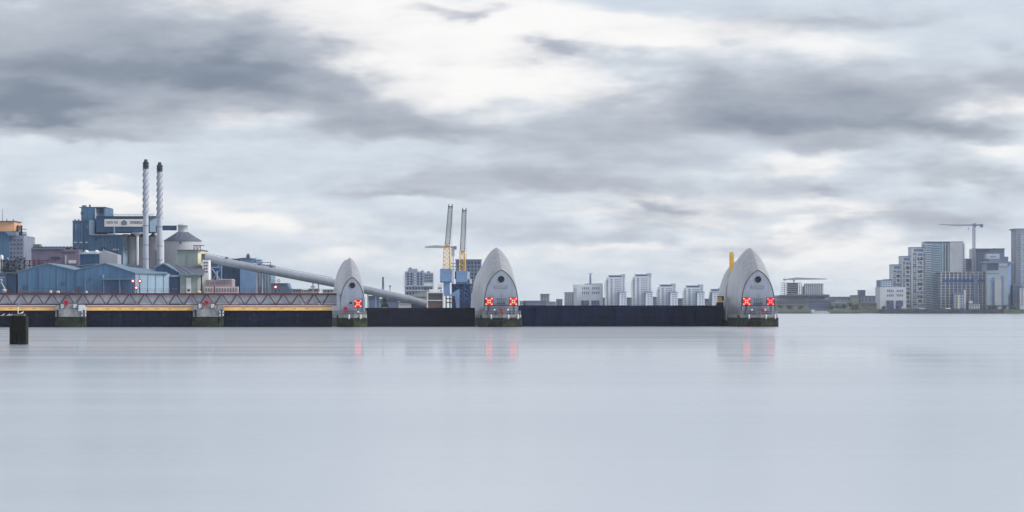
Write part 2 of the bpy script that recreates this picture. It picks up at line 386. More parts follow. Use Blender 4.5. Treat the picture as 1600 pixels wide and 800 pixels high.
def barrier_pier(px, label, wk, hk, nsig, dim=False, extra=False):
    t0 = tpx(px); r = thing('barrier_pier', label, 'pier', bw(t0), PHI, 'hooded barrier piers')
    w = wk
    # plinth with a pointed cutwater
    outl = [(-5.9*w, 46), (-5.9*w, .6), (-5.4*w, -.6), (.2*w, -2.2), (5.4*w, -.6), (5.9*w, .6), (5.9*w, 46)]
    MB().prism(outl, -1.5, 2.62).build('plinth', conc, r, False)
    outl2 = [(x*.975, y+.12 if y < 2 else y-.3) for x, y in outl]
    MB().prism(outl2, 2.622, 3.55).build('ledge', concl, r, False)
    MB().box(-5.0*w, 5.0*w, .9, 1.05, 3.553, 4.6).build('parapet', concl, r, False)
    z0 = 3.552
    fa = 16.7*hk if hk < 1 else 16.7
    top = 23.25*hk
    fw = 5.05*w
    st = [(0, fw, fa), (2, fw*1.02, fa+1.75*hk), (4, fw*1.045, fa+3.2*hk), (6, fw*1.065, fa+4.45*hk), (8, fw*1.08, fa+5.4*hk), (10, fw*1.09, fa+6.1*hk), (12.5, fw*1.1, top), (15, fw*1.1, top-.05), (18, fw*1.09, top-.6), (22, fw*1.06, top-1.8)]
    st = [(s+1.6, a, b) for s, a, b in st]
    MB_h = hood_mesh(st, z0); MB_h.build('hood', steel, r, False)
    # ribs on the hood
    for k in (2.6, ):
        pass
    # face panel, dark rim
    A = arch(fw*.955, z0+.002, fa-.55, 3.0, .75); ring = [(x, z) for x, z in A]+[(-x, z) for x, z in A[-2::-1]]
    MB().xprism(ring, 1.42, 1.598).build('face', facem, r, False)
    A = arch(fw*.985, z0+.05, fa-.2, 3.15, .75); pts = [(x, 1.5, z) for x, z in A]+[(-x, 1.5, z) for x, z in A[-2::-1]]
    MB().path(pts, .13, 6).build('rim', mat('rim_grey', (84, 88, 98), .6), r, False)
    pz = fa-2.9*hk
    pw = MB(); pw.lathe((0, 0, 0), [(.78*hk, 0), (.78*hk, .16)], 24)
    pw.v = [(v[0], 1.40-v[2]*1.0, v[1]+pz) for v in pw.v]
    po = pw.build('porthole', black, r, False)
    MB().torus((0, 1.3, pz), .82*hk, .12).build('porthole_ring', dark, po, False)
    if nsig == 2:
        MB().box(-2.0, 1.9, 1.33, 1.418, 11.1, 12.0).build('plaque', mat('plaque_grey', (128, 134, 146), .7), r, False)
        for sx in (-1, 1):
            signal(r, sx*3.55-.15, 7.35, .0, 1, redl2 if (dim and sx > 0) else redl)
        MB().box(-4.9, 4.7, .32, .5, 6.12, 6.3).tube((-4.0, .45, 6.2), (-4.0, .9, 3.6), .08).tube((3.8, .45, 6.2), (3.8, .9, 3.6), .08).build('signal_gantry', dark, r, False)
        mm = MB(); mm.box(-1.35, 1.1, .6, .9, 6.5, 7.0)
        for k in (-1.2, -.6, 0, .5, 1.0): mm.box(k-.09, k+.09, .5, .7, 6.31, 8.2)
        mm.box(-1.9, 1.7, .45, .58, 8.0, 8.15); mm.tube((0, .5, 8.15), (0, .5, 9.6), .07)
        mm.build('radar_frame', mat('mid_metal', (90, 100, 122), .5, .3), r, False)
        for sx in (-2.1, 1.8): MB().ball((sx, .3, 4.9), .3).build('floodlight', white, r, False)
        for sx in (-3.3, -1.5, 2.9):
            MB().box(sx-.6, sx+.6, .2, .8, 3.553, 4.5).build('winch_box', mat('mid_metal', (90, 100, 122), .5, .3), r, False)
    else:
        signal(r, 1.55, 6.7, .0, .93, redl)
        MB().box(-1.6, 4.0*w, .35, .5, 4.5, 4.62).build('signal_gantry', dark, r, False)
        MB().ball((1.6, .2, 4.3), .3).build('floodlight', white, r, False)
        MB().box(-.8, -.1, 1.2, 1.41, 6.6, 7.2).build('vent', dark, r, False)
        for sx in (-3.9, 3.4):
            MB().box(sx-.3, sx+.3, 1.1, 1.41, 3.553, 8.6).build('downpipe', facem, r, False)
    # handrail
    hr = MB(); n = 10
    fr = [(-5.6*w, .8), (-5.2*w, -.4), (.2*w, -1.85), (5.2*w, -.4), (5.6*w, .8)]
    for a, b in zip(fr, fr[1:]):
        for zz in (4.1, 4.62): hr.tube((a[0], a[1], zz), (b[0], b[1], zz), .045, 4)
        for k in range(4):
            q = k/4; hr.tube((a[0]+(b[0]-a[0])*q, a[1]+(b[1]-a[1])*q, 3.55), (a[0]+(b[0]-a[0])*q, a[1]+(b[1]-a[1])*q, 4.62), .045, 4)
    hr.tube((-5.6*w, .8, 4.62), (-5.6*w, 44, 4.62), .05, 4)
    for k in range(15): hr.tube((-5.6*w, 1+k*3, 3.55), (-5.6*w, 1+k*3, 4.62), .045, 4)
    hr.build('handrail', mat('rail_grey', (130, 136, 148), .5, .3), r, False)
    # fenders: pale tubes against the ledge, dark piles at the edge
    for i, fx in enumerate((-3.2, 1.7, 4.6) if nsig == 2 else (-1.6, 3.0)):
        fx *= w; yy = -2.2+.3*abs(fx)
        MB().lathe((fx, yy, 2.2), [(.05, 0), (.26, .2), (.3, .6), (.26, 1.25), (.05, 1.45)], 12).build('fender', offw, r, False)
    MB().box(-5.9*w-.25, -5.9*w+.1, .5, 1.0, -1, 3.4).build('fender_pile', black, r, False)
    if nsig == 2: MB().box(-4.7*w, 4.9*w, -2.5, -2.2, 1.75, 2.1).tube((-4.7, -2.3, -1), (-4.7, -2.3, 2.1), .18).tube((4.9, -2.3, -1), (4.9, -2.3, 2.1), .18).build('fender_frame', dark, r, False)
    # rear hood
    h2 = 19.9 if hk >= 1 else top*.985
    st2 = [(29, 4.9*w, h2*.9), (31, 5.0*w, h2*.97), (34, 5.0*w, h2), (38, 5.0*w, h2*.97), (42, 4.8*w, h2*.86), (45, 4.7*w, h2*.7)]
    hood_mesh(st2, z0, 3.6).build('rear_hood', steel, r, False)
    if extra:
        a = MB(); a.xprism([(-.55, 12), (.55, 12), (.55, 21.7), (.3, 22.3), (-.3, 22.3), (-.55, 21.7)], 26.2, 27.6)
        a.v = [(v[0]-3.2, v[1], v[2]) for v in a.v]; a.build('rocking_beam', yellow2, r, False)
        b = MB(); b.box(-7.6, -5.9, 25, 27, 7.6, 9.0); b.build('hinge_housing', dark, r, False)
        MB().box(-8.0, -6.7, 23.6, 24.98, 7.4, 8.7).build('hinge_cap', yellow2, r, False)
        MB().xprism([(-9.2, 0), (-6.0, 0), (-6.0, 3), (-6.6, 7.2), (-8.4, 7.2), (-9.2, 4)], 22, 23.5).build('gate_arm', black, r, False)
        MB().xprism([(-6.4, 7.6), (-5.96, 7.6), (-5.0-.96, 3.4), (-6.0, 1.6), (-6.3, 2.2)], 19, 21.5).build('link_arm', facem, r, False)
    return r
barrier_pier(551, 'smallest hooded steel pier, one red crossed signal, truss bridge ending at its side', .72, .868, 1)
barrier_pier(784, 'tall hooded steel pier with two bright red crossed signals, between the charcoal flood gates', 1, 1, 2)
barrier_pier(1186, 'tall hooded steel pier at the open water end, with a yellow beam beside its hood', 1, 1, 2, True, True)
for px, z, lab in ((778.5+5, 4.7, 'red lifebuoy on the platform of the middle hooded pier'), (1191, 4.7, 'red lifebuoy on the platform of the hooded pier with the yellow beam'), (540, 5.2, 'dull red lifebuoy on the platform of the smallest hooded pier')):
    lifebuoy(bw(tpx(px), -.6 if px > 600 else .2, z), lab, 'lifebuoys on the barrier piers', .72, PHI)
def low_pier(px, lab, flip):
    r = thing('low_pier', lab, 'pier', bw(tpx(px), -1), PHI, 'low concrete piers under the footbridge')
    hw = 4.4
    MB().prism([(-hw, 9), (-hw, .8), (-hw*.75, -.4), (hw*.7, -.4), (hw, .8), (hw, 9)], -1.5, 2.6).build('plinth', conc, r, False)
    MB().prism([(-hw*.97, 8.9), (-hw*.97, .9), (-hw*.72, -.25), (hw*.67, -.25), (hw*.97, .9), (hw*.97, 8.9)], 2.95, 5.1).build('body', concl, r, False)
    MB().prism([(-hw*.93, 8.8), (-hw*.93, 1.0), (-hw*.7, -.1), (hw*.65, -.1), (hw*.93, 1.0), (hw*.93, 8.8)], 2.602, 2.948).build('groove', dark, r, False)
    MB().box(-2.9, 1.9, .3, 4.5, 5.102, 6.75).build('head_block', concl, r, False)
    MB().box(-3.0, 2.0, .2, 4.6, 6.752, 6.95).build('cap', mat('mid_metal', (90, 100, 122), .5, .3), r, False)
    for sx in (-2.35, 1.2): MB().xprism([(sx-.35, 5.3), (sx+.5, 5.5), (sx+.6, 6.6), (sx-.3, 6.6)], .05, .29).build('side_plate', offw, r, False)
    q = MB(); q.xprism([(2.3, 4.6), (4.25, 4.6), (4.45, 5.0), (4.45, 5.9), (3.9, 6.35), (2.3, 6.35)], -.5, 3)
    q.build('winch_cabin', offw if flip else concl, r, False)
    q = MB(); q.xprism([(-3.1, 4.9), (-4.4, 4.9), (-4.5, 5.5), (-4.0, 6.2), (-3.1, 6.3)], -.3, 3); q.build('winch_cabin', concl, r, False)
    for zz in (3.2, 4.1): MB().box(3.2, 4.5, -.6, -.1, zz, zz+.55).build('fender_block', offw, r, False)
    for k in (-3.6, 3.9): MB().box(k-.2, k+.2, -.75, -.3, -1, 4.9).build('fender_pile', black, r, False)
    return r
low_pier(110, 'low green-stained concrete pier under the footbridge, nearest the mooring post', True)
low_pier(325, 'low green-stained concrete pier under the footbridge, midway to the smallest hooded pier', False)
lifebuoy(bw(tpx(103.5), -1.3, 7.0), 'red lifebuoy on top of the low pier nearest the mooring post', 'lifebuoys on the low piers', .8, PHI)
lifebuoy(bw(tpx(322.5), -1.3, 7.0), 'red lifebuoy on top of the low pier midway along the footbridge', 'lifebuoys on the low piers', .8, PHI)
# gates
def low_gate(pa, pb, lab, slots):
    ta, tb = tpx(pa), tpx(pb); L_ = tb-ta
    r = thing('flood_gate', lab, 'gate', bw(ta, 6.5), PHI, 'navy gates below the footbridge')
    m = MB()
    prof = [(0, -1.2), (-.35, .4), (-.5, 1.8), (-.42, 3.2), (-.15, 5.3), (.6, 5.3), (.6, -1.2)]
    n = len(prof); vs = [(0, y, z) for y, z in prof]+[(L_, y, z) for y, z in prof]
    m.add(vs, [tuple(range(n-1, -1, -1)), tuple(range(n, 2*n))]+[(i, (i+1) % n, n+(i+1) % n, n+i) for i in range(n)])
    m.v = [v for v in m.v]; m.f = [f[::-1] for f in m.f]
    m.build('gate_leaf', navy, r, False)
    for s in slots:
        x = (tpx(s)-ta)
        for z, h in ((3.0, .9), (1.2, .7)): MB().box(x-.3, x+.3, -.62, -.2, z, z+h).build('slot', black, r, False)
    return r
low_gate(-70, 88, 'dark navy gate behind the mooring post, left of the first low pier', (55,))
low_gate(134, 304, 'dark navy gate between the two low concrete piers', (187, 257))
low_gate(347, 521, 'dark navy gate between the second low pier and the smallest hooded pier', (398, 467))
def beam(pa, pb, lab):
    ta, tb = tpx(pa), tpx(pb); r = thing('yellow_beam', lab, 'beam', bw(ta, 3.2, 4.75), PHI, 'yellow beams over the navy gates')
    MB().box(0, tb-ta, 0, .8, 0, 1.02).build('girder', yellow, r, False)
    MB().box(0, tb-ta, -.12, .9, 1.022, 1.2).build('flange', mat('rust_flange', (150, 84, 58), .8), r, False)
    MB().box(.2, tb-ta-.2, .12, .7, 1.202, 1.5).build('pale_gap_strip', offw, r, False)  # pale strip added for the white sheets showing through the gap
    for k in range(6):
        x = (tb-ta)*(.18+.115*k)
        MB().box(x, x+1.0, -.03, -.002, .45, .6).build('vent_slot', mat('slot_ochre', (170, 122, 74), .7), r, False)
beam(-70, 87.5, 'ochre yellow beam above the navy gate behind the mooring post')
beam(134, 304, 'ochre yellow beam above the navy gate between the two low piers')
beam(347, 520, 'ochre yellow beam above the navy gate beside the smallest hooded pier')
# access ladders of the rising gates are part of each gate
def tall_gate(pa, pb, s, top, lab, m_, ribs):
    ta, tb = tpx(pa)+.0, tpx(pb); L_ = tb-ta; r = thing('rising_flood_gate', lab, 'gate', bw(ta, s), PHI, 'charcoal rising flood gates')
    prof = [(-.2, -1.2), (-.9, 1.2), (-1.1, top*.5), (-.9, top-.6), (-.5, top), (1, top), (1, -1.2)]
    n = len(prof); vs = [(0, y, z) for y, z in prof]+[(L_, y, z) for y, z in prof]
    MB().add(vs, [tuple(range(n)), tuple(range(2*n-1, n-1, -1))]+[(i, n+i, n+(i+1) % n, (i+1) % n) for i in range(n)]).build('gate_leaf', m_, r, False)
    MB().box(0, L_, -.62, .2, top+.002, top+.16).build('top_edge', black, r, False)
    for k in range(ribs):
        x = L_*(k+1)/(ribs+1); MB().box(x-.08, x+.08, -1.2, -.9, .2, top-.8).build('joint', navy, r, False)
tall_gate(572, 748, 12, 5.35, 'shorter charcoal rising gate between the smallest and the middle hooded piers', navy2, 3)
tall_gate(806, 1146, 20, 6.05, 'long charcoal rising gate between the two tallest hooded piers', navy, 7)
# truss footbridge
ta = tpx(-60); tb = tpx(527.5)
br = thing('truss_footbridge', 'long maroon steel truss footbridge with grey panels spanning the low piers', 'footbridge', bw(ta, 4.6, 6.2), PHI)
LB = tb-ta
MB().box(0, LB, 0, .35, 3.0, 3.55).build('top_chord', maroon, br, False)
MB().box(0, LB, 0, .35, .0, .32).build('bottom_chord', brown, br, False)
MB().box(0, LB, 2.6, 2.95, 3.0, 3.5).build('top_chord', maroon, br, False)
MB().box(0, LB, .3, 2.6, .05, .3).build('deck', brown, br, False)
MB().box(0, LB, .5, .6, .52, 2.998).build('side_panel', infill, br, False)
MB().box(0, LB, .36, 2.59, 3.1, 3.3).build('roof_deck', slate, br, False)
k0 = tpx(6.7)-ta; per = (tpx(516)-tpx(6.7))/21
for k in range(-2, 22):
    xa = k0+k*per
    for sg in (-1, 1):
        xb = xa+sg*per/2
        if max(xa, xb) > LB or min(xa, xb) < 0: continue
        MB().tube((xa+sg*.25, .17, 3.05), (xb-sg*.2, .17, .3), .14, 4).build('brace', brown, br, False)
hr = MB()
for k in range(int(LB/2)): hr.tube((k*2+.3, .2, 3.55), (k*2+.3, .2, 4.75), .035, 4)
for z in (4.2, 4.75): hr.tube((0, .2, z), (LB, .2, z), .03, 4)
hr.build('handrail', brown, br, False)
# small gear standing on the bridge roof
for px, w_, h_, m_, lab in ((89.5, .55, .75, cream, 'round cream drum on the bridge roof near the first low pier'), (78, .45, .9, offw, 'white winch cluster on the bridge roof above the first navy gate'), (134, .4, .7, offw, 'small white lamp cluster on the bridge roof right of the first low pier'), (311, .7, .8, cream, 'small cream cabinet on the bridge roof near the second low pier')):
    p = bw(tpx(px), 5.8, 9.70); t = thing('roof_equipment', lab, 'equipment', p, PHI)
    MB().lathe((0, 0, 0), [(w_*.8, 0), (w_, h_*.3), (w_*.9, h_*.7), (w_*.35, h_)], 12).build('casing', m_, t, False)
    MB().box(-w_*1.3, w_*1.3, -.3, .3, -.2, .0).build('base', slate, t, False)
for px, zt in ((122, 1.9), (335.5, 2.0)):
    t = thing('roof_post', 'red brown post standing on the bridge roof, %s low pier' % ('right of the first' if px < 200 else 'right of the second'), 'post', bw(tpx(px), 5.6, 9.7), PHI)
    MB().tube((0, 0, -.2), (0, 0, zt), .16, 8).build('shaft', maroon, t, False)
    MB().tube((0, 0, zt), (0, 0, zt+.1), .24, 8).build('cap', brown, t, False)
# beacons beyond the bridge
for i, (px, py, lab) in enumerate(((207.5, 439, 'red lit beacon at the corner of the blue shed, higher left'), (218.5, 439, 'red lit beacon against the pale shed side, higher right'), (213, 449.5, 'red lit beacon below the pair at the shed corner'), (430.5, 448.5, 'red lit beacon before the low blue-grey building'))):
    d = 950; p = W(px, py, d); zb = 3.0
    t = thing('river_beacon', lab, 'beacon', (p.x, d, zb), 0, 'red beacons beyond the footbridge')
    MB().tube((p.x, d, zb-4), (p.x, d, p.z-.4), .12, 8).build('pole', dark, t)
    MB().torus((p.x, d, p.z), .5, .16).build('housing', redp, t)
    MB().ball((p.x, d-.1, p.z), .30).build('lamp', whl, t)
# ------------------------------------------------------------------ mooring post, near left
d = 469
t = thing('mooring_dolphin', 'dark weed-covered mooring pillar rising from the river at the left edge', 'pillar', (X(28, d), d, 0))
x0, x1 = X(15.5, d), X(41, d)
pts = MB()
pts.prism([(x0, d+.3), (x0+.25, d-.35), (x1-.3, d-.4), (x1, d+.2), (x1, d+2.2), (x0, d+2.2)], -1.5, Z(493.5, d)); pts.build('pillar', timber, t)
for px in (17, 23, 30, 36, 40):
    MB().box(X(px, d)-.13, X(px, d)+.13, d-.5, d-.2, -1, Z(495+random.uniform(0, 2), d)).build('stave', timber, t)
MB().box(X(20, d), X(38, d), d-.55, d+1.6, Z(493.5, d)+.002, Z(490.5, d)).build('cap', mat('weathered_cap', (92, 90, 84), .9, 0, .3, 1.5), t)
w2 = MB().box(-84, x0-.05, d+.5, d+1.7, Z(500.5, d), Z(494.3, d))
tag(w2.build('walkway_beam', mat('walkway_dark', (30, 30, 34), .9, 0, .3, .8)), 'dark walkway beam reaching the mooring pillar from the left edge', 'walkway')
lp = thing('post_light', 'slim pale post with small lamp head on top of the mooring pillar', 'light', (X(27.5, d), d+.4, Z(490.5, d)))
px_ = X(27.5, d)
MB().tube((px_, d+.4, Z(490.5, d)), (px_, d+.4, Z(478, d)), .07, 8).build('pole', white, lp)
MB().box(px_-.2, px_+.2, d+.2, d+.6, Z(478, d), Z(475, d)).build('lamp_head', mat('lamp_grey', (110, 130, 130), .5), lp)
def bird(px, py, d, lab, s=1):
    p = W(px, py, d); m = MB()
    m.ball((0, 0, 0), .17*s, 12, 8, .75); m.v = [(v[0]*1.7, v[1], v[2]+.0+v[0]*.35) for v in m.v]
    b2 = MB().ball((.27*s, 0, .2*s), .09*s, 10, 6); m.v += []; m.add(b2.v, b2.f, True)
    m.tube((.15*s, 0, .08*s), (.27*s, 0, .19*s), .075*s, 8); m.tube((.33*s, 0, .19*s), (.44*s, 0, .17*s), .03*s, 6, .005)
    m.tube((-.25*s, 0, -.07*s), (-.52*s, 0, -.14*s), .07*s, 6, .02); m.tube((.02, .04, -.1*s), (.02, .04, -.28*s), .018, 5); m.tube((.02, -.04, -.1*s), (.02, -.04, -.28*s), .018, 5)
    m.v = [(v[0]+p.x, v[1]+d+.3, v[2]+p.z) for v in m.v]
    tag(m.build('gull', white), lab, 'bird', 'gulls by the mooring pillar')
bird(33, 489.2, d, 'white gull perched on the mooring pillar cap', .9)
bird(4, 492.3, d+.6, 'white gull on the walkway beam, closest to the left edge', .8)
bird(12.5, 492.3, d+.6, 'white gull on the walkway beam, closer to the mooring pillar', .8)
bird(17, 492.4, d+.6, 'white gull beside the mooring pillar on the walkway beam end', .7)

# ================================================================== FAR THINGS
GZ = 3.6
def bx(mb, px0, px1, py0, py1, d, dep, bottom=None):
    """a block: front face between photo columns/rows at distance d; py1 None = ground"""
    z0 = GZ if py1 is None else Z(py1, d)
    return mb.box(X(px0, d), X(px1, d), d, d+dep, z0, Z(py0, d))
def block(px0, px1, py0, py1, d, dep, name, m, parent):
    return bx(MB(), px0, px1, py0, py1, d, dep).build(name, m, parent)
def T(name, px, d, lab, cat, group=None, z=GZ): return thing(name, lab, cat, (X(px, d), d, z), 0, group)
WM = {}
def windows(parent, px0, px1, py0, py1, d, cols, rows, fw=.6, fh=.6, m=None, name='window', dep=.12, skip=0, var=0):
    m = m or glass; o = origin(parent)
    cw = (X(px1, d)-X(px0, d))/cols; chh = (Z(py0, d)-Z(py1, d))/rows; n = 0
    for i in range(cols):
        for j in range(rows):
            if random.random() < skip: continue
            if n >= 98: return
            n += 1
            w = cw*fw*(1+random.uniform(-var, var)); h = chh*fh
            key = (round(w, 2), round(h, 2), m.name)
            if key not in WM:
                b = MB().box(-w/2, w/2, -dep, .02, -h/2, h/2); ob = b.build(name, m, parent, False); WM[key] = ob.data
            else:
                ob = bpy.data.objects.new(name, WM[key]); col.objects.link(ob); ob.parent = parent
            ob.location = (X(px0, d)+cw*(i+.5)-o.x, d-o.y, Z(py0, d)-chh*(j+.5)-o.z)
def lattice(mb, a, b, w, n, r, x=Vector((1, 0, 0)), y=Vector((0, 1, 0)), w2=None):
    a = Vector(a); b = Vector(b); w2 = w if w2 is None else w2
    def C(q, sx, sy):
        ww = w+(w2-w)*q; return a.lerp(b, q)+x*sx*ww/2+y*sy*ww/2
    cs = [(-1, -1), (1, -1), (1, 1), (-1, 1)]
    for s in cs: mb.tube(C(0, *s), C(1, *s), r, 4)
    for k in range(n):
        for i in range(4):
            s0, s1 = cs[i], cs[(i+1) % 4]
            if k % 2: s0, s1 = s1, s0
            mb.tube(C(k/n, *s0), C((k+1)/n, *s1), r*.7, 4)
            mb.tube(C(k/n, *s0), C(k/n, *s1), r*.6, 4)
    return mb
def mono_roof(px0, px1, pyl, pyr, d, dep, th=1.0, over=.4):
    pass
def gable(mb, px0, pxa, px1, pyl, pya, pyr, d, dep, z0=GZ):
    return mb.xprism([(X(px0, d), z0), (X(px1, d), z0), (X(px1, d), Z(pyr, d)), (X(pxa, d), Z(pya, d)), (X(px0, d), Z(pyl, d))], d, d+dep)
def roof_sheet(mb, a, b, d, dep, th=.35, up=.0, fo=.5):
    """sloping sheet over the line a-b (photo points) at distance d"""
    xa, za, xb, zb = X(a[0], d), Z(a[1], d)+up, X(b[0], d), Z(b[1], d)+up
    return mb.xprism([(xa, za+.004), (xb, zb+.004), (xb, zb+th), (xa, za+th)], d-fo, d+dep+fo)
# ---- left process plant
d = 1440
t = T('process_building', 15, d, 'blue-grey process building with an orange rooftop plant room at the left edge', 'factory')
block(-40, 14, 362, None, d, 40, 'wall', blue, t)
block(14.2, 37, 368, None, d+2, 34, 'annex_wall', mat('grey_lilac', (140, 148, 170), .7, 0, .15, .2, stripes=(3, .2)), t)
MB().xprism([(X(-40, d), Z(362, d)), (X(8, d), Z(362, d)), (X(14, d), Z(368, d)), (X(26, d), Z(368, d)), (X(26, d), Z(362.3, d)), (X(14, d), Z(361, d))], d-1, d+30).build('roof', roofb, t)
block(-40, 22.5, 346.5, 361, d+3, 18, 'plant_room', orange, t)
block(-41, 23.3, 345, 346.4, d+2, 20, 'plant_room_roof', slate, t)
for p in (10, 20): block(p, p+1, 342, 345, d+6, .4, 'vent', dark, t)
windows(t, 15, 36, 372, 418, d+2, 4, 7, .45, .5, glassb, var=.2)
t = T('antenna_mast', 4, d, 'thin radio mast standing on the orange rooftop plant room', 'antenna', z=Z(345, d))
MB().tube(W(4, 345, d+8), W(4, 325, d+8), .14, 6, .05).build('mast', slate, t)
for py in (330, 336): MB().tube(W(3, py, d+8), W(5, py, d+8), .06, 4).build('crossbar', slate, t)
t = T('rooftop_lattice', 31, d, 'dark lattice ladder and duct tower standing right of the orange plant room', 'pipework', z=Z(368, d))
mb = MB(); lattice(mb, W(30.5, 368, d+8), W(30.5, 352, d+8), 2.0, 5, .18); mb.build('frame', dark, t)
for py in (357, 362, 366): MB().box(X(27, d), X(37, d), d+6, d+9, Z(py+.8, d), Z(py, d)).build('platform', dark, t)
MB().tube(W(25.5, 368, d+6), W(32, 353, d+6), .35, 8).build('duct', slate, t)
# pipe towers in front
d = 1405
for i, (px, top, w_, m_, lab) in enumerate(((1.5, 398, 3.5, white, 'tall white vessel at the very left edge'), (6.5, 404, 3, dark, 'dark pipe tower second from the left edge'), (11, 402, 1.6, silo, 'thin grey vessel among the dark pipe towers'), (17, 406, 3, dark, 'dark pipe tower third from the left edge'), (24, 408, 2.6, bluel, 'pale blue ducted tower before the grey annex'), (31, 402, 4, dark, 'dark stepped pipe tower next to the mauve building'))):
    t = T('process_tower', px, d, lab, 'tower', 'process towers at the left edge')
    if m_ is dark:
        mb = MB(); lattice(mb, (X(px, d), d+2, GZ), (X(px, d), d+2, Z(top, d)), w_*.9, 10, .16); mb.build('frame', dark, t)
        for k in range(5):
            py = top+2+k*8; MB().box(X(px-w_*.8, d), X(px+w_*.8, d), d-.4, d+3, Z(py+1.2, d), Z(py, d)).build('platform', fgrey2 if k % 2 else dark, t)
        MB().lathe((X(px, d), d+2, GZ), [(.75, 0), (.75, Z(top+6, d)-GZ), (.3, Z(top+3, d)-GZ)], 12).build('vessel', slate, t)
    else:
        MB().lathe((X(px, d), d+2, GZ), [(w_*.14, 0), (w_*.14*1.6, 1), (w_*.14*1.6, Z(top+2, d)-GZ), (w_*.1, Z(top, d)-GZ)], 14).build('vessel', m_, t)
        for k in range(3): MB().lathe((X(px, d), d+2, Z(top+10+k*14, d)), [(w_*.3, 0), (w_*.3, .3)], 14).build('collar', slate, t)
d = 1375
t = T('blue_tank_shed', 10, d, 'blue lean-to tank shed with a deeper blue end, left of the large blue warehouse', 'shed')
block(-40, 10.5, 427, None, d, 18, 'wall', blue, t); block(10.6, 25, 429, None, d+1, 14, 'end_wall', blue2, t)  # end wall in the deeper blue cladding
block(-41, 25.5, 426, 427, d-1, 22, 'roof', roofb, t); block(-40, 7, 432.5, 434, d-.4, .39, 'gutter', bluel, t)
t = T('loader_arm', 3, 1370, 'white and pink loader arm leaning beside the blue tank shed', 'machine')
MB().tube(W(0, 438, 1368), W(8, 452, 1368), .3, 6).build('arm', silo, t); MB().ball(W(7, 454, 1368), 1.1, 12, 8, .8).build('hopper', offw, t); MB().ball(W(1.5, 438, 1368), .8).build('head', pinkb, t)
# ---- mauve buildings
d = 1465
t = T('mauve_building', 75, d, 'long mauve brick factory building with a dark roof edge and roof box', 'factory')
block(34, 123, 389.5, None, d, 40, 'wall', mauve, t)
block(34, 100, 387.5, 389.4, d-.6, 30, 'parapet', fgrey2, t); block(36, 118, 385.6, 387.4, d+3, 20, 'roof', slate, t)
block(52, 62, 381.5, 385.5, d+6, 6, 'roof_box', mat('olive_box', (120, 124, 116), .8), t)
for k in range(14): block(37+k*5.6, 38.4+k*5.6, 384.6, 385.5, d+4, 2, 'vent', roofd, t)
block(96, 118, 393.2, 394.4, d-.3, .29, 'clerestory', roofd, t)
block(107, 119, 406.5, 411.5, d-.2, .19, 'panel', white, t); block(101.5, 103.5, 399, 412, d-.4, .39, 'downpipe', offw, t)
block(80, 94, 401, 403.5, d-.9, .89, 'canopy', roofd, t); windows(t, 83, 91, 404.5, 408, d, 1, 1, .14, .5, dark)
t = T('pipe_rack', 56, 1435, 'plum coloured pipe rack rising in front of the mauve building', 'pipework')
mb = MB()
for px, w_ in ((42, 2.4), (57, 2.0), (66, 1.4)):
    lattice(mb, (X(px, 1435), 1436, GZ), (X(px, 1435), 1436, Z(404+abs(px-57)*.15, 1435)), w_, 10, .17)
mb.build('frame', plum, t)
for px in (38, 47, 52, 62, 70, 75): MB().tube((X(px, 1435), 1435, GZ), W(px, 403+random.uniform(0, 9), 1435), .22, 6).build('pipe', plum, t)
for py in (407, 415): MB().tube(W(38, py, 1434.5), W(76, py, 1434.5), .16, 6).build('header_pipe', plum, t)
# ---- large blue warehouse, two gables and a pale flank
d = 1370
t = T('blue_warehouse', 120, d, 'large blue corrugated warehouse with twin low gables and a pale flank', 'warehouse')
gable(MB(), 28, 74, 117.5, 424.5, 412, 422.5, d, 60).build('wall', blue, t)
gable(MB(), 117.6, 164, 211, 422.5, 411.5, 427, d+.4, 60).build('wall', blue, t)
rf = MB(); roof_sheet(rf, (27.4, 424.8), (74, 412), d, 60); roof_sheet(rf, (74.05, 412), (117.5, 422.5), d, 60); roof_sheet(rf, (117.6, 422.5), (164, 411.5), d+.4, 60); roof_sheet(rf, (164.05, 411.5), (211.5, 427), d+.4, 60)
rf.build('roof', roofb, t)
xa, xb = X(211, d), X(257, d)
fl = MB(); fl.prism([(xa+.05, d+.4), (xb, d+9), (xb, d+60), (xa+.05, d+60)], GZ, [Z(427, d), Z(428.2, d)+.1, Z(424, d), Z(424, d)]); fl.build('flank_wall', bluel, t)
rf = MB(); rf.prism([(xa+.1, d-.2), (xb+1, d+8.2), (xb-3, d+30), (X(165, d+30), d+30)], Z(427.4, d), [Z(426.6, d), Z(427.3, d), Z(422, d), Z(411.6, d)]); rf.build('flank_roof', roofb, t)
for px in (217.5, 229.5, 241, 252.5):
    q = (px-211)/46; MB().box(X(px, d)-.12, X(px, d)+.12, d+.4+8.6*q-.2, d+.5+8.6*q, GZ, Z(428.5, d)).build('joint', fgrey2, t)
block(117, 118, 423.5, None, d-.3, .29, 'downpipe', blue2, t)
MB().box(X(158.5, d), X(206, d), d-1.2, d+.39, Z(436.8, d), Z(435.4, d)).build('canopy', roofb, t)
for px in (162, 187): MB().box(X(px, d), X(px+.8, d), d-.9, d+.39, GZ, Z(436.9, d)).build('canopy_post', blueg, t)
block(160, 205, 437.5, None, d+.2, .19, 'door_panel', blue2, t)
block(160, 162, 429, 434, d-.1, .49, 'vent_cap', bluel, t)
for px in (45, 60, 89, 104, 133, 148, 178, 196):
    y = 424-12*min(1, max(0, 1-abs(px-74)/46)) if px < 117 else 427-15*max(0, 1-abs(px-164)/47)
    block(px, px+.55, y+4, None, d-.25, .24, 'downpipe', blueg if px % 2 else blue2, t)
for a, b, y0, y1 in ((36, 43, 446, 453), (96, 101, 440, 446), (125, 131, 447, 456), (138, 143, 434, 440)):
    block(a, b, y0, y1, d-.2, .19, 'louvre', blue2, t)
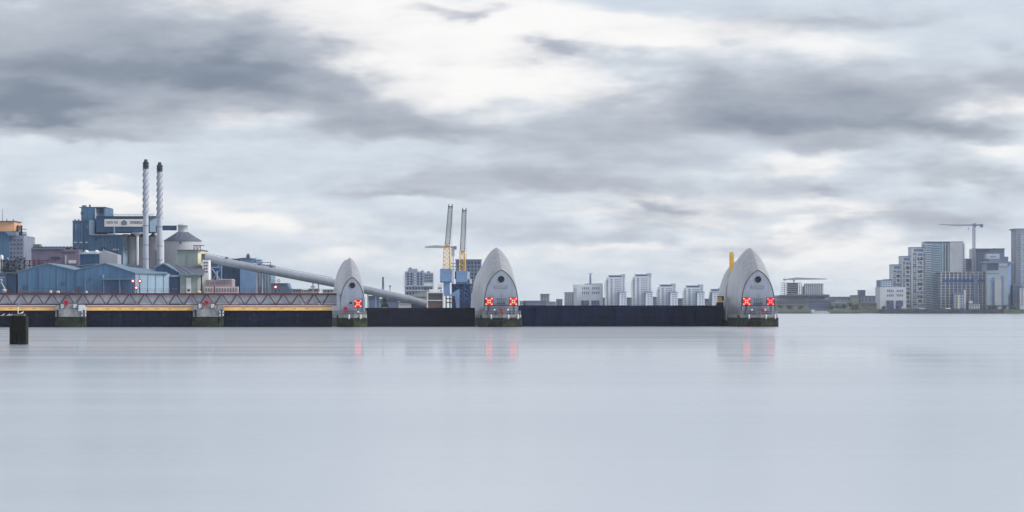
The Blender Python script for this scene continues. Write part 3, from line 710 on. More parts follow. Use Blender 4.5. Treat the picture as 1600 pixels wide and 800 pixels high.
block(28, 117, 454.2, 455.2, d-.32, .31, 'plinth_rail', roofb, t)
# lower connecting roofs behind
t = T('ridge_shed', 110, 1430, 'low blue shed whose pale roofs show between the warehouse gables', 'shed')
bx(MB(), 84, 150, 415.5, None, 1432, 20).build('wall', blueg, t)
rf = MB(); roof_sheet(rf, (80, 413.5), (118, 416.5), 1431, 20); roof_sheet(rf, (118.1, 416.5), (150, 413), 1431, 20); rf.build('roof', roofb, t)
t = T('dark_roof_shed', 205, 1405, 'low shed with dark roof behind the warehouse flank below the chimneys', 'shed')
bx(MB(), 180, 244, 421, None, 1436, 14).build('wall', blue2, t)
rf = MB(); rf.prism([(X(176, 1436), 1434), (X(244, 1436), 1434), (X(243, 1436), 1452), (X(200, 1436), 1452)], Z(424.6, 1436), [Z(415, 1436), Z(424, 1436), Z(414, 1436), Z(413, 1436)]); rf.build('roof', roofd, t)
# third gable + blue recess + sage building
t = T('small_gabled_shed', 262, 1390, 'small gabled shed with striped grey roof and dark blue doorway, right of the large warehouse', 'shed')
d = 1392
MB().xprism([(X(243, d), GZ), (X(281, d), GZ), (X(281, d), Z(427, d)), (X(255.5, d), Z(412.8, d)), (X(243, d), Z(418.5, d))], d, d+26).build('wall', blue2, t)
rf = MB(); roof_sheet(rf, (255.5, 412.6), (282, 427.5), d, 26, .5, 0, 1); roof_sheet(rf, (242, 418.8), (255.4, 412.6), d, 26, .5, 0, 1); rf.build('roof', roofb, t)
MB().box(X(258, d), X(281.5, d), d-4, d-.02, Z(432.5, d), Z(430, d)).build('canopy', bluel, t)
block(258, 279.5, 433, None, d-2, 1.98, 'door', blue2, t)
for k in range(4): block(259.5+k*5, 260.6+k*5, 450.5, 451.8, d-2.2, .19, 'marking', white, t)
t = T('sage_annex', 298, 1388, 'pale sage annex with slate lean-to roof and a tall white door', 'building')
d = 1388
block(281.2, 309, 430, None, d, 20, 'wall', sage, t)
rf = MB(); rf.prism([(X(281.5, d), d-1), (X(318, d), d-1), (X(311, d), d+24), (X(258, d), d+24)], Z(430, d), [Z(428.8, d), Z(428.8, d), Z(413.5, d), Z(413, d)]); rf.build('roof', slate, t)
block(279.5, 318.2, 428.2, 430.2, d-2, 3, 'fascia', roofb, t)
for k in range(3):
    MB().tube(W(262+k*8, 414.2, d+22), W(285+k*8, 428.3, d-1), .25, 4).build('roof_rib', silo, t)
block(291, 298.5, 434, None, d-.2, .19, 'door', white, t); block(293, 296.6, 452, 455, d-.4, .19, 'door_sign', dark, t)
t = T('sage_tower', 293, 1412, 'flat roofed sage tower with a pale cream stair corner and rooftop frame', 'tower')
d = 1410
block(276.5, 309, 391.5, None, d, 26, 'wall', mat('sage_dark', (136, 150, 148), .7, 0, .1, .1, streak=.12), t)
MB().prism([(X(309, d)+.02, d), (X(315, d), d+4), (X(315, d), d+26), (X(309, d)+.02, d+26)], GZ, Z(391.5, d)).build('stair_corner', cream, t)
block(276, 316, 390, 391.4, d-.6, 28, 'parapet', slate, t)
block(291.8, 292.6, 391.8, 427, d-.15, .14, 'joint', fgrey2, t)
mb = MB()
for px in (303, 308, 313): mb.tube(W(px, 390, d+4), W(px, 383.5, d+4), .16, 4)
for a, b in ((303, 308), (308, 313)): mb.tube(W(a, 390, d+4), W(b, 383.5, d+4), .12, 4)
mb.box(X(300.5, d), X(317.5, d), d+3, d+6, Z(383.8, d), Z(382.8, d)); mb.build('roof_frame', slate, t)
t = T('louvre_block', 321.5, 1405, 'narrow white block with four rows of dark louvres, under the conveyor head', 'building')
d = 1402
block(316.2, 326, 406, None, d, 10, 'wall', white, t)
windows(t, 318, 325, 408, 427, d, 2, 4, .75, .5, slate, 'louvre')
t = T('pink_brick_building', 343, 1400, 'low pinkish brick building above a pale lean-to, below the conveyor', 'building')
d = 1398
block(322, 363, 437, None, d+3, 14, 'wall', pinkb, t); block(340, 362, 436, 436.95, d+2, 14, 'parapet', cream, t)
block(319, 372, 448, None, d, 2.9, 'lean_to', mat('pale_pink', (206, 194, 198), .8), t)
windows(t, 323, 362, 439, 446, d+3, 9, 1, .5, .5, mauve)
windows(t, 320, 371, 449.5, 457, d, 12, 1, .45, .8, mauve, 'bay')
# ---- small blue dormer building
t = T('dormer_shed', 145, 1440, 'small dark blue building with pale roof carrying two round skylights', 'building')
d = 1440
block(124.5, 155, 396.5, None, d, 14, 'wall', blue2, t)
MB().xprism([(X(155.1, d), GZ), (X(183.5, d), GZ), (X(183.5, d), Z(398, d)), (X(176, d), Z(396, d)), (X(162, d), Z(391.5, d)), (X(155.1, d), Z(396, d))], d+.5, d+14).build('end_wall', silo, t)
rf = MB(); rf.prism([(X(123.5, d), d-.5), (X(155, d), d-.5), (X(161, d), d+13), (X(130, d), d+13)], Z(397.2, d), [Z(396.2, d), Z(396.2, d), Z(391.5, d), Z(391.5, d)]); rf.build('roof', bluel, t)
for px in (135, 151): MB().ball(W(px, 393.5, d+6), 1.1, 12, 8, .8).build('skylight', white, t)
# ---- the blue sugar house
d = 1480
t = T('blue_refinery', 155, d, 'tall stepped blue refinery tower carrying a high gallery with a long lettered sign', 'factory')
block(113.5, 139, 346, None, d, 40, 'wall', blue, t)
block(139.1, 192, 366.5, None, d-1, 34, 'wall', blue, t)
MB().prism([(X(192, d)+.02, d-1), (X(199, d), d+6), (X(199, d), d+33), (X(192, d)+.02, d+33)], GZ, Z(365.5, d)).build('corner_wall', bluel, t)
cm = MB(); cm.prism([(X(124, d), d+6), (X(126.5, d), d+3), (X(147, d), d+3), (X(153.5, d), d+8), (X(160, d), d+4), (X(164.5, d), d+7), (X(164.5, d), d+30), (X(124, d), d+30)], Z(366, d), Z(324.5, d)); cm.build('upper_tower', blue, t)
MB().prism([(X(147.1, d), d+2.8), (X(154, d), d+7.6), (X(154, d), d+9.5), (X(147, d), d+5)], Z(345.5, d), Z(325, d)).build('pale_bay', bluel, t)
MB().box(X(161, d), X(164.3, d), d+3.5, d+6, Z(340, d), Z(326, d)).build('pale_bay', blueg, t)
block(123.6, 165, 323.2, 324.4, d+3.2, 28, 'parapet', slate, t); block(113, 139.2, 344.6, 345.9, d-.5, 41, 'parapet', slate, t)
# pale rounded stair turret
tm = MB().lathe((X(144.3, d), d-1.5, Z(366.5, d)), [(1.45, 0), (1.45, Z(346, d)-Z(366.5, d)), (.9, Z(344.2, d)-Z(366.5, d))], 20); tm.build('turret', bluel, t)
block(141, 184, 366, 367.6, d-3.2, 2.1, 'ledge', bluel, t)
dg = d-4
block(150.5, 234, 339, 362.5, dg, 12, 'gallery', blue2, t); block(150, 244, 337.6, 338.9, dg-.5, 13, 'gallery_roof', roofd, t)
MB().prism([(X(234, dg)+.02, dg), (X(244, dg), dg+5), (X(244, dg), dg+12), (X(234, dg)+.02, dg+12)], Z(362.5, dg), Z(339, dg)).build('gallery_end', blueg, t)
block(150.5, 243, 362.6, 363.6, dg+.3, 11, 'gallery_soffit', dark, t)
block(177.5, 179.5, 353.5, 366, dg-.5, .49, 'downpipe', bluel, t)
sg = block(163.2, 224.5, 342.4, 354, dg-.45, .44, 'sign', mat('sign_white', (222, 222, 218), .6, 0, .05, .3), t)
def text(body, px, py, dd, size, m, parent, width=None):
    cu = bpy.data.curves.new('lettering', 'FONT'); cu.body = body; cu.size = size; cu.align_x = 'CENTER'; cu.align_y = 'CENTER'; cu.extrude = .03
    tmp = bpy.data.objects.new('tmp', cu); col.objects.link(tmp); bpy.context.view_layer.update()
    me = bpy.data.meshes.new_from_object(tmp.evaluated_get(bpy.context.evaluated_depsgraph_get())); bpy.data.objects.remove(tmp)
    me.materials.clear(); me.materials.append(m)
    xs = [v.co.x for v in me.vertices]; k = (width/(max(xs)-min(xs))) if width else 1
    for v in me.vertices: v.co = (v.co.x*k, -v.co.z, v.co.y)
    ob = bpy.data.objects.new('lettering', me); col.objects.link(ob); ob.parent = parent; p = W(px, py, dd); o = origin(parent); ob.location = p-o
    return ob
lt = mat('letter_blue', (62, 74, 116), .6)
text('TASTE THE', 175, 347.8, dg-.5, 1.9, lt, sg, 18*dg/F); text('EXPERIENCE', 213, 347.8, dg-.5, 1.9, lt, sg, 19*dg/F)
em = MB(); p = W(194, 348, dg-.5); em.xprism([(p.x-1.3, p.z-1.2), (p.x+1.3, p.z-1.2), (p.x+1.5, p.z+.4), (p.x, p.z+1.4), (p.x-1.5, p.z+.4)], p.y-.05, p.y+.02); em.build('emblem', mat('emblem_grey', (140, 152, 160), .6), sg)
em = MB(); em.torus((p.x, p.y-.07, p.z), .75, .12); em.build('emblem_ring', lt, sg)
for a, b in ((115.5, 120.5), (124.5, 129), (133, 137.5)): block(a, b, 377.8, 379.4, d-.15, .14, 'window', white, t)
for k in range(3): block(176.5+k*3.2, 178.9+k*3.2, 388.5, 391, d-1.2, .19, 'window', white, t)
block(161, 163, 388.5, 391.5, d-1.2, .19, 'window', white, t); block(157.5, 166, 387, 388.3, d-1.6, .59, 'canopy', dark, t)
block(170.5, 172.5, 377.5, 379, d-1.2, .19, 'vent', dark, t); block(193.5, 194.8, 380, 386, d+1.0, 1.6, 'vent', roofd, t)
mb = MB()
for k in range(24): mb.tube(W(151+k*3.8, 337.5, dg+1), W(151+k*3.8, 334.8, dg+1), .07, 4)
mb.tube(W(151, 334.8, dg+1), W(241, 334.8, dg+1), .07, 4); mb.tube(W(151, 336, dg+1), W(241, 336, dg+1), .06, 4); mb.build('roof_rail', roofb, t)
for a, b, y0, y1, m_ in ((118, 119, 350, 376, blueg), (130, 131.2, 347, 410, blue2), (147, 152, 372, 376, blue2), (165, 166, 369, 410, blueg), (183, 184, 369, 410, blue2), (126, 131, 331, 335, blue2), (135, 139, 352, 357, blueg), (153, 158, 398, 402, dark)):
    block(a, b, y0, y1, d-1.3 if a > 139 else (d+2.7 if y0 < 345 else d-.3), .29, 'duct', m_, t)
for k in range(4): block(116+k*5.5, 118+k*5.5, 342.6, 344.5, d+3, 2, 'roof_fan', fgrey2, t)
block(128, 134, 320.6, 323.1, d+8, 4, 'roof_unit', blueg, t); block(139, 141, 319.5, 323.1, d+8, 2, 'roof_unit', slate, t)
# silos
def silo_thing(px0, px1, py, d, lab, cone=2.0, mt=None):
    r = (X(px1, d)-X(px0, d))/2; c = (X((px0+px1)/2, d), d+r, GZ); h = Z(py, d)-GZ
    t = T('storage_silo', (px0+px1)/2, d, lab, 'silo', 'grey storage silos')
    MB().lathe(c, [(r, 0), (r, h)], 32).build('drum', mt or silo, t)
    MB().lathe((c[0], c[1], GZ+h), [(r*1.03, .01), (r*1.03, .25), (r*.35, cone)], 32).build('roof', slate, t)
    MB().lathe((c[0], c[1], GZ+h+cone-.1), [(r*.3, 0), (r*.3, .8)], 16).build('vent_cap', fgrey2, t)
    return t
silo_thing(199.5, 213, 370, 1484, 'narrow grey silo left of the white pole, beneath the sign gallery', 1.6)
silo_thing(214.5, 231, 370, 1484, 'grey silo behind the nearer twisted chimney', 1.6)
silo_thing(231.5, 245.5, 370, 1484, 'grey silo between the two twisted chimneys', 1.6)
t = T('chute_pole', 214.5, 1474, 'slim white pole with a white hopper top under the sign gallery', 'chute')
c = (X(214.6, 1474), 1474.5, GZ)
MB().lathe(c, [(.62, 0), (.62, Z(369, 1474)-GZ)], 16).build('pole', white, t)
MB().lathe((c[0], c[1], Z(369, 1474)), [(.65, 0), (1.7, 1.0), (2.7, 1.35), (2.7, 1.65)], 20).build('hopper', white, t)
t = T('thin_chute', 245, 1474, 'thin white drop pipe beside the farther twisted chimney', 'chute')
MB().tube(W(245.2, 391, 1474), W(245.2, 364, 1474), .2, 8).build('pipe', white, t); MB().ball(W(244, 367, 1474.3), .9).build('hopper', offw, t)
# large silo with a cone roof
d = 1470; cxp = 282.5; r = (X(311.5, d)-X(253.5, d))/2; c = (X(cxp, d), d+r, GZ)
t = T('domed_silo', cxp, d, 'widest pale silo with a slate cone roof and round cap', 'silo')
MB().lathe(c, [(r, 0), (r, Z(376.5, d)-GZ)], 48).build('drum', mat('silo_pale', (186, 190, 198), .6, 0, .07, .1, (1, 1, .2), streak=.12), t)
MB().lathe((c[0], c[1], Z(376.5, d)), [(r*1.04, .01), (r*1.04, .3), (r*.27, Z(362, d)-Z(376.5, d))], 48).build('roof', slate, t)
MB().lathe((c[0], c[1], Z(362, d)), [(r*.26, -.2), (r*.26, 3.1), (r*.3, 3.12), (r*.3, 3.3), (.15, 4.2)], 32).build('cap', offw, t)
mb = MB()
for k in range(7):
    a = math.pi*(1.05+k*.15); mb.tube((c[0]+r*1.04*math.cos(a), c[1]+r*1.04*math.sin(a), Z(376.1, d)), (c[0]+r*.27*math.cos(a), c[1]+r*.27*math.sin(a), Z(362, d)+.1), .1, 4)
mb.build('roof_rib', fgrey2, t)
block(280.5, 283.5, 377.5, 381, d-.2, 1.2, 'vent', slate, t)
t = T('conveyor_bridge', 258, 1478, 'blue enclosed bridge from the sign gallery to the wide silo cap', 'conveyor')
MB().box(X(244.2, 1478), X(274.5, 1478), 1480, 1483, Z(359.6, 1478), Z(353, 1478)).build('body', blue2, t)
MB().box(X(244.2, 1478), X(274.5, 1478), 1479.8, 1483.2, Z(352.95, 1478), Z(352.3, 1478)).build('roof', roofd, t)
# chimneys
def chimney(px, top, d, lab, k):
    t = T('twisted_chimney', px, d, lab, 'chimney', 'twin twisted chimneys'); c = (X(px, d), d, GZ); H = Z(top, d)-GZ
    z1 = Z(top+15, d)-GZ; zs = Z(top+88, d)-GZ
    MB().lathe(c, [(1.62*k, 0), (1.4*k, H*.25), (1.25*k, zs), (1.15*k, z1)], 24).build('shaft', chim, t)
    for ph in range(3):
        mb = MB(); pts = []; n = 60; turns = 2.5
        for i in range(n+1):
            z = zs+(z1-zs)*i/n; a = 2*math.pi*(turns*i/n+ph/3); rr = (1.25-.1*i/n)*k+.12
            pts.append((c[0]+rr*math.cos(a), c[1]+rr*math.sin(a), GZ+z))
        mb.path(pts, .24*k, 6); mb.build('strake', mat('strake_grey', (158, 164, 178), .6), t)
    MB().lathe((c[0], c[1], GZ+z1), [(1.3*k, .0), (1.3*k, H-z1-1.3), (.85*k, H-z1-1.1), (.75*k, H-z1)], 20).build('cap', mat('cap_navy', (26, 36, 62), .6), t)
    MB().lathe((c[0], c[1], GZ+z1+1.2), [(1.6*k, 0), (1.6*k, .25)], 20).build('cap_platform', dark, t)
    MB().lathe((c[0], c[1], GZ+z1+2.5), [(1.55*k, 0), (1.55*k, .25)], 20).build('cap_platform', dark, t)
    for py in (353, 383, 405): MB().lathe((c[0], c[1], Z(py+(px-228)*.08, d)), [(1.48*k, 0), (1.48*k, .22)], 24).build('band', slate, t)
chimney(227.8, 249, 1432, 'taller twisted grey chimney with navy cap, nearer the lettered sign', 1.0)
chimney(249.5, 253.5, 1462, 'slightly shorter twisted grey chimney with navy cap, nearer the wide silo', 1.02)
# ---- right blue building
d = 1480
t = T('blue_process_hall', 375, d, 'deep blue process hall behind the sloping conveyor, with a paler front block', 'factory')
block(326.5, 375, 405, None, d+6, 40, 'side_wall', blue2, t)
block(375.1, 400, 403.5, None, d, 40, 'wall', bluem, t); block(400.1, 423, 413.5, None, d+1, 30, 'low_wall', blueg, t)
MB().xprism([(X(360, d), Z(405, d)), (X(396, d), Z(405, d)), (X(396, d), Z(404, d)), (X(387, d), Z(402.4, d)), (X(378, d), Z(403, d))], d-.5, d+30).build('roof', slate, t)
mb = MB().box(X(383.5, d), X(388.5, d), d+4, d+8, Z(404, d), Z(398.5, d)); mb.box(X(384.5, d), X(387.5, d), d+5, d+7, Z(398.4, d), Z(396, d)); mb.build('roof_stack', slate, t)
mb = MB()
for a, b in ((400, 410.2), (408, 410.2), (423, 410.2)): mb.tube(W(a, 418, d), W(a, b, d), .16, 4)
mb.tube(W(400, 410.2, d), W(423, 410.2, d), .16, 4); mb.tube(W(398, 407.5, d), W(408, 407.5, d), .3, 4); mb.build('roof_frame', slate, t)
block(396, 404, 411, 413.4, d-.4, 3, 'roof_box', white, t)
for k in range(5): block(401+k*4.4, 401.5+k*4.4, 414, None, d+.8, .19, 'pilaster', offw, t)
block(406.5, 412, 446, None, d+.5, .4, 'door', slate, t)
block(363.5, 366, 423, 425.5, d+5.7, .29, 'vent', dark, t)
mb = MB()
for a, b in (((330, 440), (346, 418)), ((330, 418), (346, 440)), ((330, 440), (346, 440)), ((330, 418), (346, 418)), ((330, 440), (330, 418)), ((346, 455), (346, 412)), ((338, 418), (345, 413))):
    mb.tube(W(*a, 1462), W(*b, 1462), .28, 4)
t = T('cross_braced_frame', 338, 1462, 'pale cross-braced steel frame standing before the deep blue wall under the conveyor', 'frame'); mb.build('frame', bluem, t)
MB().box(X(331, 1463), X(345, 1463), 1463, 1464, GZ, Z(419, 1463)).build('backing', blue2, t)
# low buildings behind the bridge right
t = T('low_blue_building', 438, 1450, 'low blue-grey building with sloping end and red ring signs on its roof', 'building'); d = 1450
MB().xprism([(X(423.3, d), GZ), (X(456, d), GZ), (X(456, d), Z(451.5, d)), (X(452.5, d), Z(451.5, d)), (X(449, d), Z(443, d)), (X(423.3, d), Z(443, d))], d, d+18).build('wall', mat('steel_blue', (92, 116, 146), .7, 0, .1, .1), t)
block(423.3, 449.5, 442.2, 442.95, d-.5, 18, 'roof', bluel, t)
for px in (425.5, 435.8): MB().torus((X(px, d), d-.5, Z(438.8, d)), .62, .16).build('ring_sign', pinkb, t)
MB().tube(W(425.5, 438.8, d-.5), W(435.8, 438.8, d-.5), .08, 4).tube(W(435.8, 442, d-.5), W(435.8, 438.8, d-.5), .1, 4).build('ring_rail', pinkb, t)
for i, (a, b, y, m_, lab) in enumerate(((457, 470, 452.5, fgrey, 'low grey hut just right of the low blue building'), (470.5, 481, 453.5, white, 'low white hut with two dark openings'), (482, 497, 451.5, fgrey, 'low pale hut under the conveyor legs'), (504, 522, 453, offw, 'low white hut against the smallest hooded pier'))):
    t = T('quay_hut', (a+b)/2, 1440, lab, 'hut', 'low huts on the quay'); block(a, b, y, None, 1440, 5, 'wall', m_, t); block(a-.5, b+.5, y-.6, y-.05, 1439.5, 6, 'roof', slate, t)
    windows(t, a+1, b-1, y+1, y+4, 1440, 3, 1, .5, .7, slate)
t = T('ring_marker', 497, 1430, 'dark red disc sign on a post under the conveyor legs', 'sign')
MB().tube(W(497.3, 458, 1430), W(497.3, 455, 1430), .15, 6).build('post', dark, t)
q = MB().lathe((0, 0, 0), [(.72, 0), (.72, .2)], 18); cc = W(497.3, 454, 1430); q.v = [(v[0]+cc.x, cc.y-v[2], v[1]+cc.z) for v in q.v]; q.build('disc', redp, t)
# ---- conveyor
d = 1415
t = T('covered_conveyor', 490, d, 'long grey covered conveyor sloping down behind the smallest hooded pier', 'conveyor')
def cv(a, b, r, nm='tube_gallery'):
    mb = MB(); A = W(a[0], a[1], d); B = W(b[0], b[1], d); n = max(2, int((B-A).length/14))
    mb.tube(A, B, r, 16)
    for k in range(n+1): 
        q = A.lerp(B, k/n); e = (B-A).normalized(); mb.tube(q-e*.12, q+e*.12, r*1.04, 16)
    mb.build(nm, mat('conveyor_grey', (150, 158, 172), .55, .1, .08, .1, stripes=(3.5, .12)), t)
    mb2 = MB(); off = Vector((0, -r*.3, -r*.98)); mb2.tube(A+off, B+off, .28, 4); mb2.build('walkway', fgrey2, t)
cv((316, 402.2), (525, 442.6), 1.72); cv((525.2, 442.6), (640, 467.5), 1.72); cv((640.1, 467.5), (667, 474.5), 1.5)
block(313, 320, 396.5, 409, d-2, 5, 'head_house', slate, t)
mb = MB()
for k in range(34):
    px = 322+k*6; y = 402.2+(px-316)*.1933; mb.tube(W(px, y-5.6, d), W(px, y-7.6, d), .06, 4)
mb.tube(W(322, 403.4-7.6, d), W(520, 441.6-7.6, d), .07, 4); mb.build('handrail', slate, t)
for px in (354, 405, 424): y = 402.2+(px-316)*.1933; MB().box(X(px-2, d), X(px+2, d), d-1, d+1, Z(y-4, d), Z(y-8, d)).build('drive_box', slate, t)
for px, y in ((339, 425), (401, 423), (410, 424), (489, 442), (497.5, 443.5), (575, 459), (587, 461)):
    mb = MB().tube((X(px, d), d, GZ), W(px, y-2, d), .3, 6); mb.build('leg', silo, t)
block(485, 492, 447, 449.5, d-1, 2, 'platform', silo, t)
# ---- jetty left of the middle pier
d = 1500
specs = [('quay_warehouse', 574, 592, 463, fblue, 'blue-grey quay building directly right of the smallest hooded pier'),
         ('quay_warehouse', 606, 622, 467, fgrey2, 'grey quay building under the conveyor, right of the hopper'),
         ('quay_warehouse', 622.5, 642.5, 473, white, 'low white quay warehouse beneath the conveyor end'),
         ('quay_warehouse', 592.5, 605.5, 468, fgrey, 'narrow grey quay building behind the dark hopper'),
         ('quay_warehouse', 643, 668, 474, roofd, 'dark low quay shed under the conveyor end')]
for nm, a, b, y, m_, lab in specs:
    t = T(nm, (a+b)/2, d, lab, 'building', 'low quay buildings'); block(a, b, y, None, d, 14, 'wall', m_, t); block(a-.3, b+.3, y-.9, y-.05, d-.5, 15, 'roof', slate, t)
    windows(t, a+1, b-1, y+1.5, y+6, d, 5, 1, .5, .6, glassb if m_ is not white else silo)
t = T('dark_hopper', 601, 1440, 'dark machine hopper standing on the quay below the conveyor', 'machine')
mb = MB(); p = W(601, 466, 1440); mb.box(p.x-.8, p.x+.8, p.y, p.y+2, Z(473, 1440), Z(464, 1440)); mb.prism([(p.x-1.6, p.y-.5), (p.x+1.6, p.y-.5), (p.x+1.6, p.y+2.5), (p.x-1.6, p.y+2.5)], Z(480, 1440), Z(473.1, 1440), [(p.x-.8, p.y), (p.x+.8, p.y), (p.x+.8, p.y+2), (p.x-.8, p.y+2)])
mb.build('casing', dark, t)
for s in (-1, 1): MB().tube((p.x+s*2, p.y, GZ), (p.x+s*1.0, p.y, Z(468, 1440)), .2, 6).build('leg', dark, t)
t = T('derrick', 598.5, 1560, 'dark two-legged derrick rising above the conveyor', 'crane'); d = 1560
MB().tube((X(596.5, d), d, GZ), W(598, 433, d), .28, 6).build('leg', fgrey2, t); MB().tube((X(601, d), d, GZ), W(599, 433, d), .28, 6).build('leg', fgrey2, t)
MB().box(X(597.5, d), X(599.7, d), d-.3, d+.3, Z(435, d), Z(433, d)).build('head', dark, t)
t = T('lamp_mast', 609.3, 1560, 'thin lamp mast above the conveyor, right of the derrick', 'lamp')
MB().tube((X(609.3, d), d, GZ), W(609.3, 447, d), .2, 6).build('pole', fgrey2, t); MB().box(X(608, d), X(611, d), d-.4, d+.4, Z(448, d), Z(446, d)).build('lamp_head', fgrey2, t)
# apartment block with balconies
d = 2100
t = T('apartment_block', 653, d, 'stepped white and blue apartment block left of the blue dock cranes', 'apartments')
block(632.5, 662, 424, None, d, 24, 'wall', mat('powder_blue', (148, 162, 190), .75, 0, .12, .2), t); block(662.1, 677, 426, None, d+2, 24, 'wall', fgrey, t); block(637, 652, 420, 423.95, d+3, 12, 'penthouse', fgrey, t); block(639, 643, 418, 419.9, d+4, 5, 'roof_box', fgrey2, t)
block(658, 661.5, 422.5, 423.9, d+4, 5, 'roof_box', fgrey2, t); block(667, 672, 424, 425.9, d+4, 5, 'roof_box', fgrey2, t)
windows(t, 635, 661, 426, 446, d, 5, 5, .5, .6, glass, var=.2); windows(t, 663, 676.5, 428, 441, d+2, 4, 3, .6, .6, glassb)
block(632, 677, 446.4, 447.4, d-1, 2.9, 'cornice', fwhite, t); block(632, 677, 453.6, 454.6, d-1, 2.9, 'cornice', fwhite, t)
block(662.2, 676.8, 442.5, 446.3, d+1.7, .29, 'band', fwhite, t)
for k in range(8): block(629.6, 634, 428+k*3.6, 428.9+k*3.6, d-1.2, 6, 'balcony', fwhite, t)
for k in range(5): block(647, 650, 427+k*4, 429+k*4, d-.3, .29, 'panel', fwhite, t)
windows(t, 634, 676, 448, 453, d, 9, 1, .4, .6, glass); windows(t, 634, 676, 456, 461, d, 9, 1, .4, .6, glass)
d = 1700
t = T('terrace_block', 645, d, 'long low balconied terrace stepping down beside the conveyor end', 'apartments')
MB().xprism([(X(624, d), GZ), (X(690, d), GZ), (X(690, d), Z(453, d)), (X(665, d), Z(455, d)), (X(640, d), Z(461, d)), (X(624, d), Z(460, d))], d, d+14).build('wall', mat('terrace_grey', (150, 156, 160), .75, 0, .15, .3), t)
windows(t, 642, 668, 462, 477, d, 7, 3, .5, .4, glass, var=.2)
t = T('gantry_house', 680, 1480, 'white framed gantry house with a brick base beside the blue dock cranes', 'building'); d = 1480
block(668, 691.5, 458, None, d+1, 10, 'wall', brick, t); block(668.5, 691, 460.5, 468.5, d+.6, .39, 'window', slate, t)
for a in (667, 691.6): block(a, a+1.8, 457, None, d-.5, 3, 'post', white, t)
block(667, 693.4, 456, 458, d-.7, 4, 'lintel', white, t); block(668.8, 691.5, 468.7, 470, d-.4, 1, 'rail', white, t)
block(671, 687, 452, 455.9, d+1, 6, 'roof_cabin', white, t); block(684, 690, 449, 451.9, d+1, 4, 'roof_unit', fgrey2, t)
block(684.5, 692.5, 444, 449, d+3, 3, 'white_box', white, t)
# ---- dock cranes
def dock_crane(jx, jtop, jbx, jbot, lab, bodyx, bodyy, yel, col_m, d):
    t = T('dock_crane', (bodyx[0]+bodyx[1])/2, d, lab, 'crane', 'twin blue dock cranes')
    mb = MB(); lattice(mb, W(jbx, jbot, d), W(jx, jtop+2, d), 2.5, 13, .19, w2=2.2); mb.build('jib', mat('jib_grey', (78, 82, 92), .6), t)
    h = MB().box(X(jx-3.6, d), X(jx+3.6, d), d-1, d+1, Z(jtop+5, d), Z(jtop+3.5, d))
    for s in (-3.2, 2.2): h.box(X(jx+s, d), X(jx+s+1.2, d), d-.6, d+.6, Z(jtop+3.45, d), Z(jtop, d))
    h.build('jib_head', dark, t)
    mb = MB(); cx_ = (yel[0]+yel[1])/2; w_ = X(yel[1], d)-X(yel[0], d)
    lattice(mb, W(cx_, bodyy[0], d), W(cx_, yel[2], d), w_, 6, .2, w2=w_*.8); mb.box(X(yel[1]-2, d), X(yel[1], d), d-1, d+1.2, Z(bodyy[0], d), Z(yel[2]+5, d)); mb.build('mast_frame', yellow2, t)
    mb = MB().box(X(cx_-2.5, d), X(cx_+2, d), d-1.5, d+1.5, Z(yel[2]+4, d), Z(yel[2], d)); mb.build('sheave_housing', mat('brass', (176, 148, 84), .6), t)
    cb = block(bodyx[0], bodyx[1], bodyy[0], bodyy[1], d-2, 8, 'machinery_cab', bluem, t)
    block(bodyx[0], bodyx[1]+1.0, bodyy[1]-.9, bodyy[1]+.3, d-2.3, 8.6, 'cab_rail', blue2, t)
    MB().tube(W(yel[1]-1, yel[2]+2, d), W(jx+2.6, jtop+6, d), .06, 4).tube(W(yel[1]+1, bodyy[0], d), W(jx+3.0, jtop+6, d), .06, 4).build('stay_cable', slate, t)
    return t
d = 1720
c1 = dock_crane(704, 319, 699, 385, 'left blue dock crane with upright lattice jib and yellow mast', (687.5, 706), (420, 441), (692.5, 704, 383), bluem, d)
MB().prism([(X(693, d), d-1.5), (X(703, d), d-1.5), (X(703, d), d+4), (X(693, d), d+4)], Z(462, d), Z(441.3, d)).build('column', bluem, c1)
MB().xprism([(X(694, d), Z(461.9, d)), (X(701, d), Z(461.9, d)), (X(716, d), Z(452, d)), (X(718, d), Z(453, d)), (X(718, d), Z(460, d)), (X(717, d), GZ), (X(713.5, d), GZ), (X(711, d), Z(461.5, d)), (X(694, d), Z(461.95, d))][:3]+[(X(718, d), Z(453, d)), (X(718, d), GZ), (X(713.5, d), GZ), (X(711, d), Z(462.4, d)), (X(694, d), Z(462.4, d))], d-2.5, d+.5).build('portal_leg', bluem, c1)
for px in (697, 703, 709): MB().tube((X(px, d), d+3, GZ), W(px, 462.6, d+3), .35, 6).build('bogie_leg', dark, c1)
for py in (466, 472): MB().box(X(696, d), X(711, d), d+2.5, d+3.5, Z(py+1.5, d), Z(py, d)).build('cross_beam', brown, c1)
block(706.2, 709, 424, 433, d-1, 5, 'ladder_cage', offw, c1)
d = 1740
c2 = dock_crane(725.5, 325, 722.5, 393, 'right blue dock crane with shorter lattice jib above a dark blue tower base', (713, 730), (423, 442), (717.5, 727.5, 392), bluem, d)
tw = MB()
for px in (706.5, 716, 726, 735): tw.box(X(px-.9, d), X(px+.9, d), d-1, d+.4, GZ, Z(443, d))
for py in (444, 451, 458, 465, 472): tw.box(X(706, d), X(736, d), d-.9, d+.3, Z(py+1, d), Z(py, d))
for a, b in ((707, 716), (717, 726), (726.5, 735)):
    for k in range(4): tw.tube(W(a, 444+7*k, d-.7), W(b, 451+7*k, d-.7), .3, 4); tw.tube(W(b, 444+7*k, d-.5), W(a, 451+7*k, d-.5), .3, 4)
tw.build('tower_frame', bluex, c2)
MB().box(X(707, d), X(735, d), d+.6, d+6, GZ, Z(443.5, d)).build('tower_core', mat('core_blue', (34, 78, 138), .7, 0, .35, .25), c2)
block(730.2, 733.5, 424.5, 436, d-1, 4, 'ladder_cage', offw, c2)
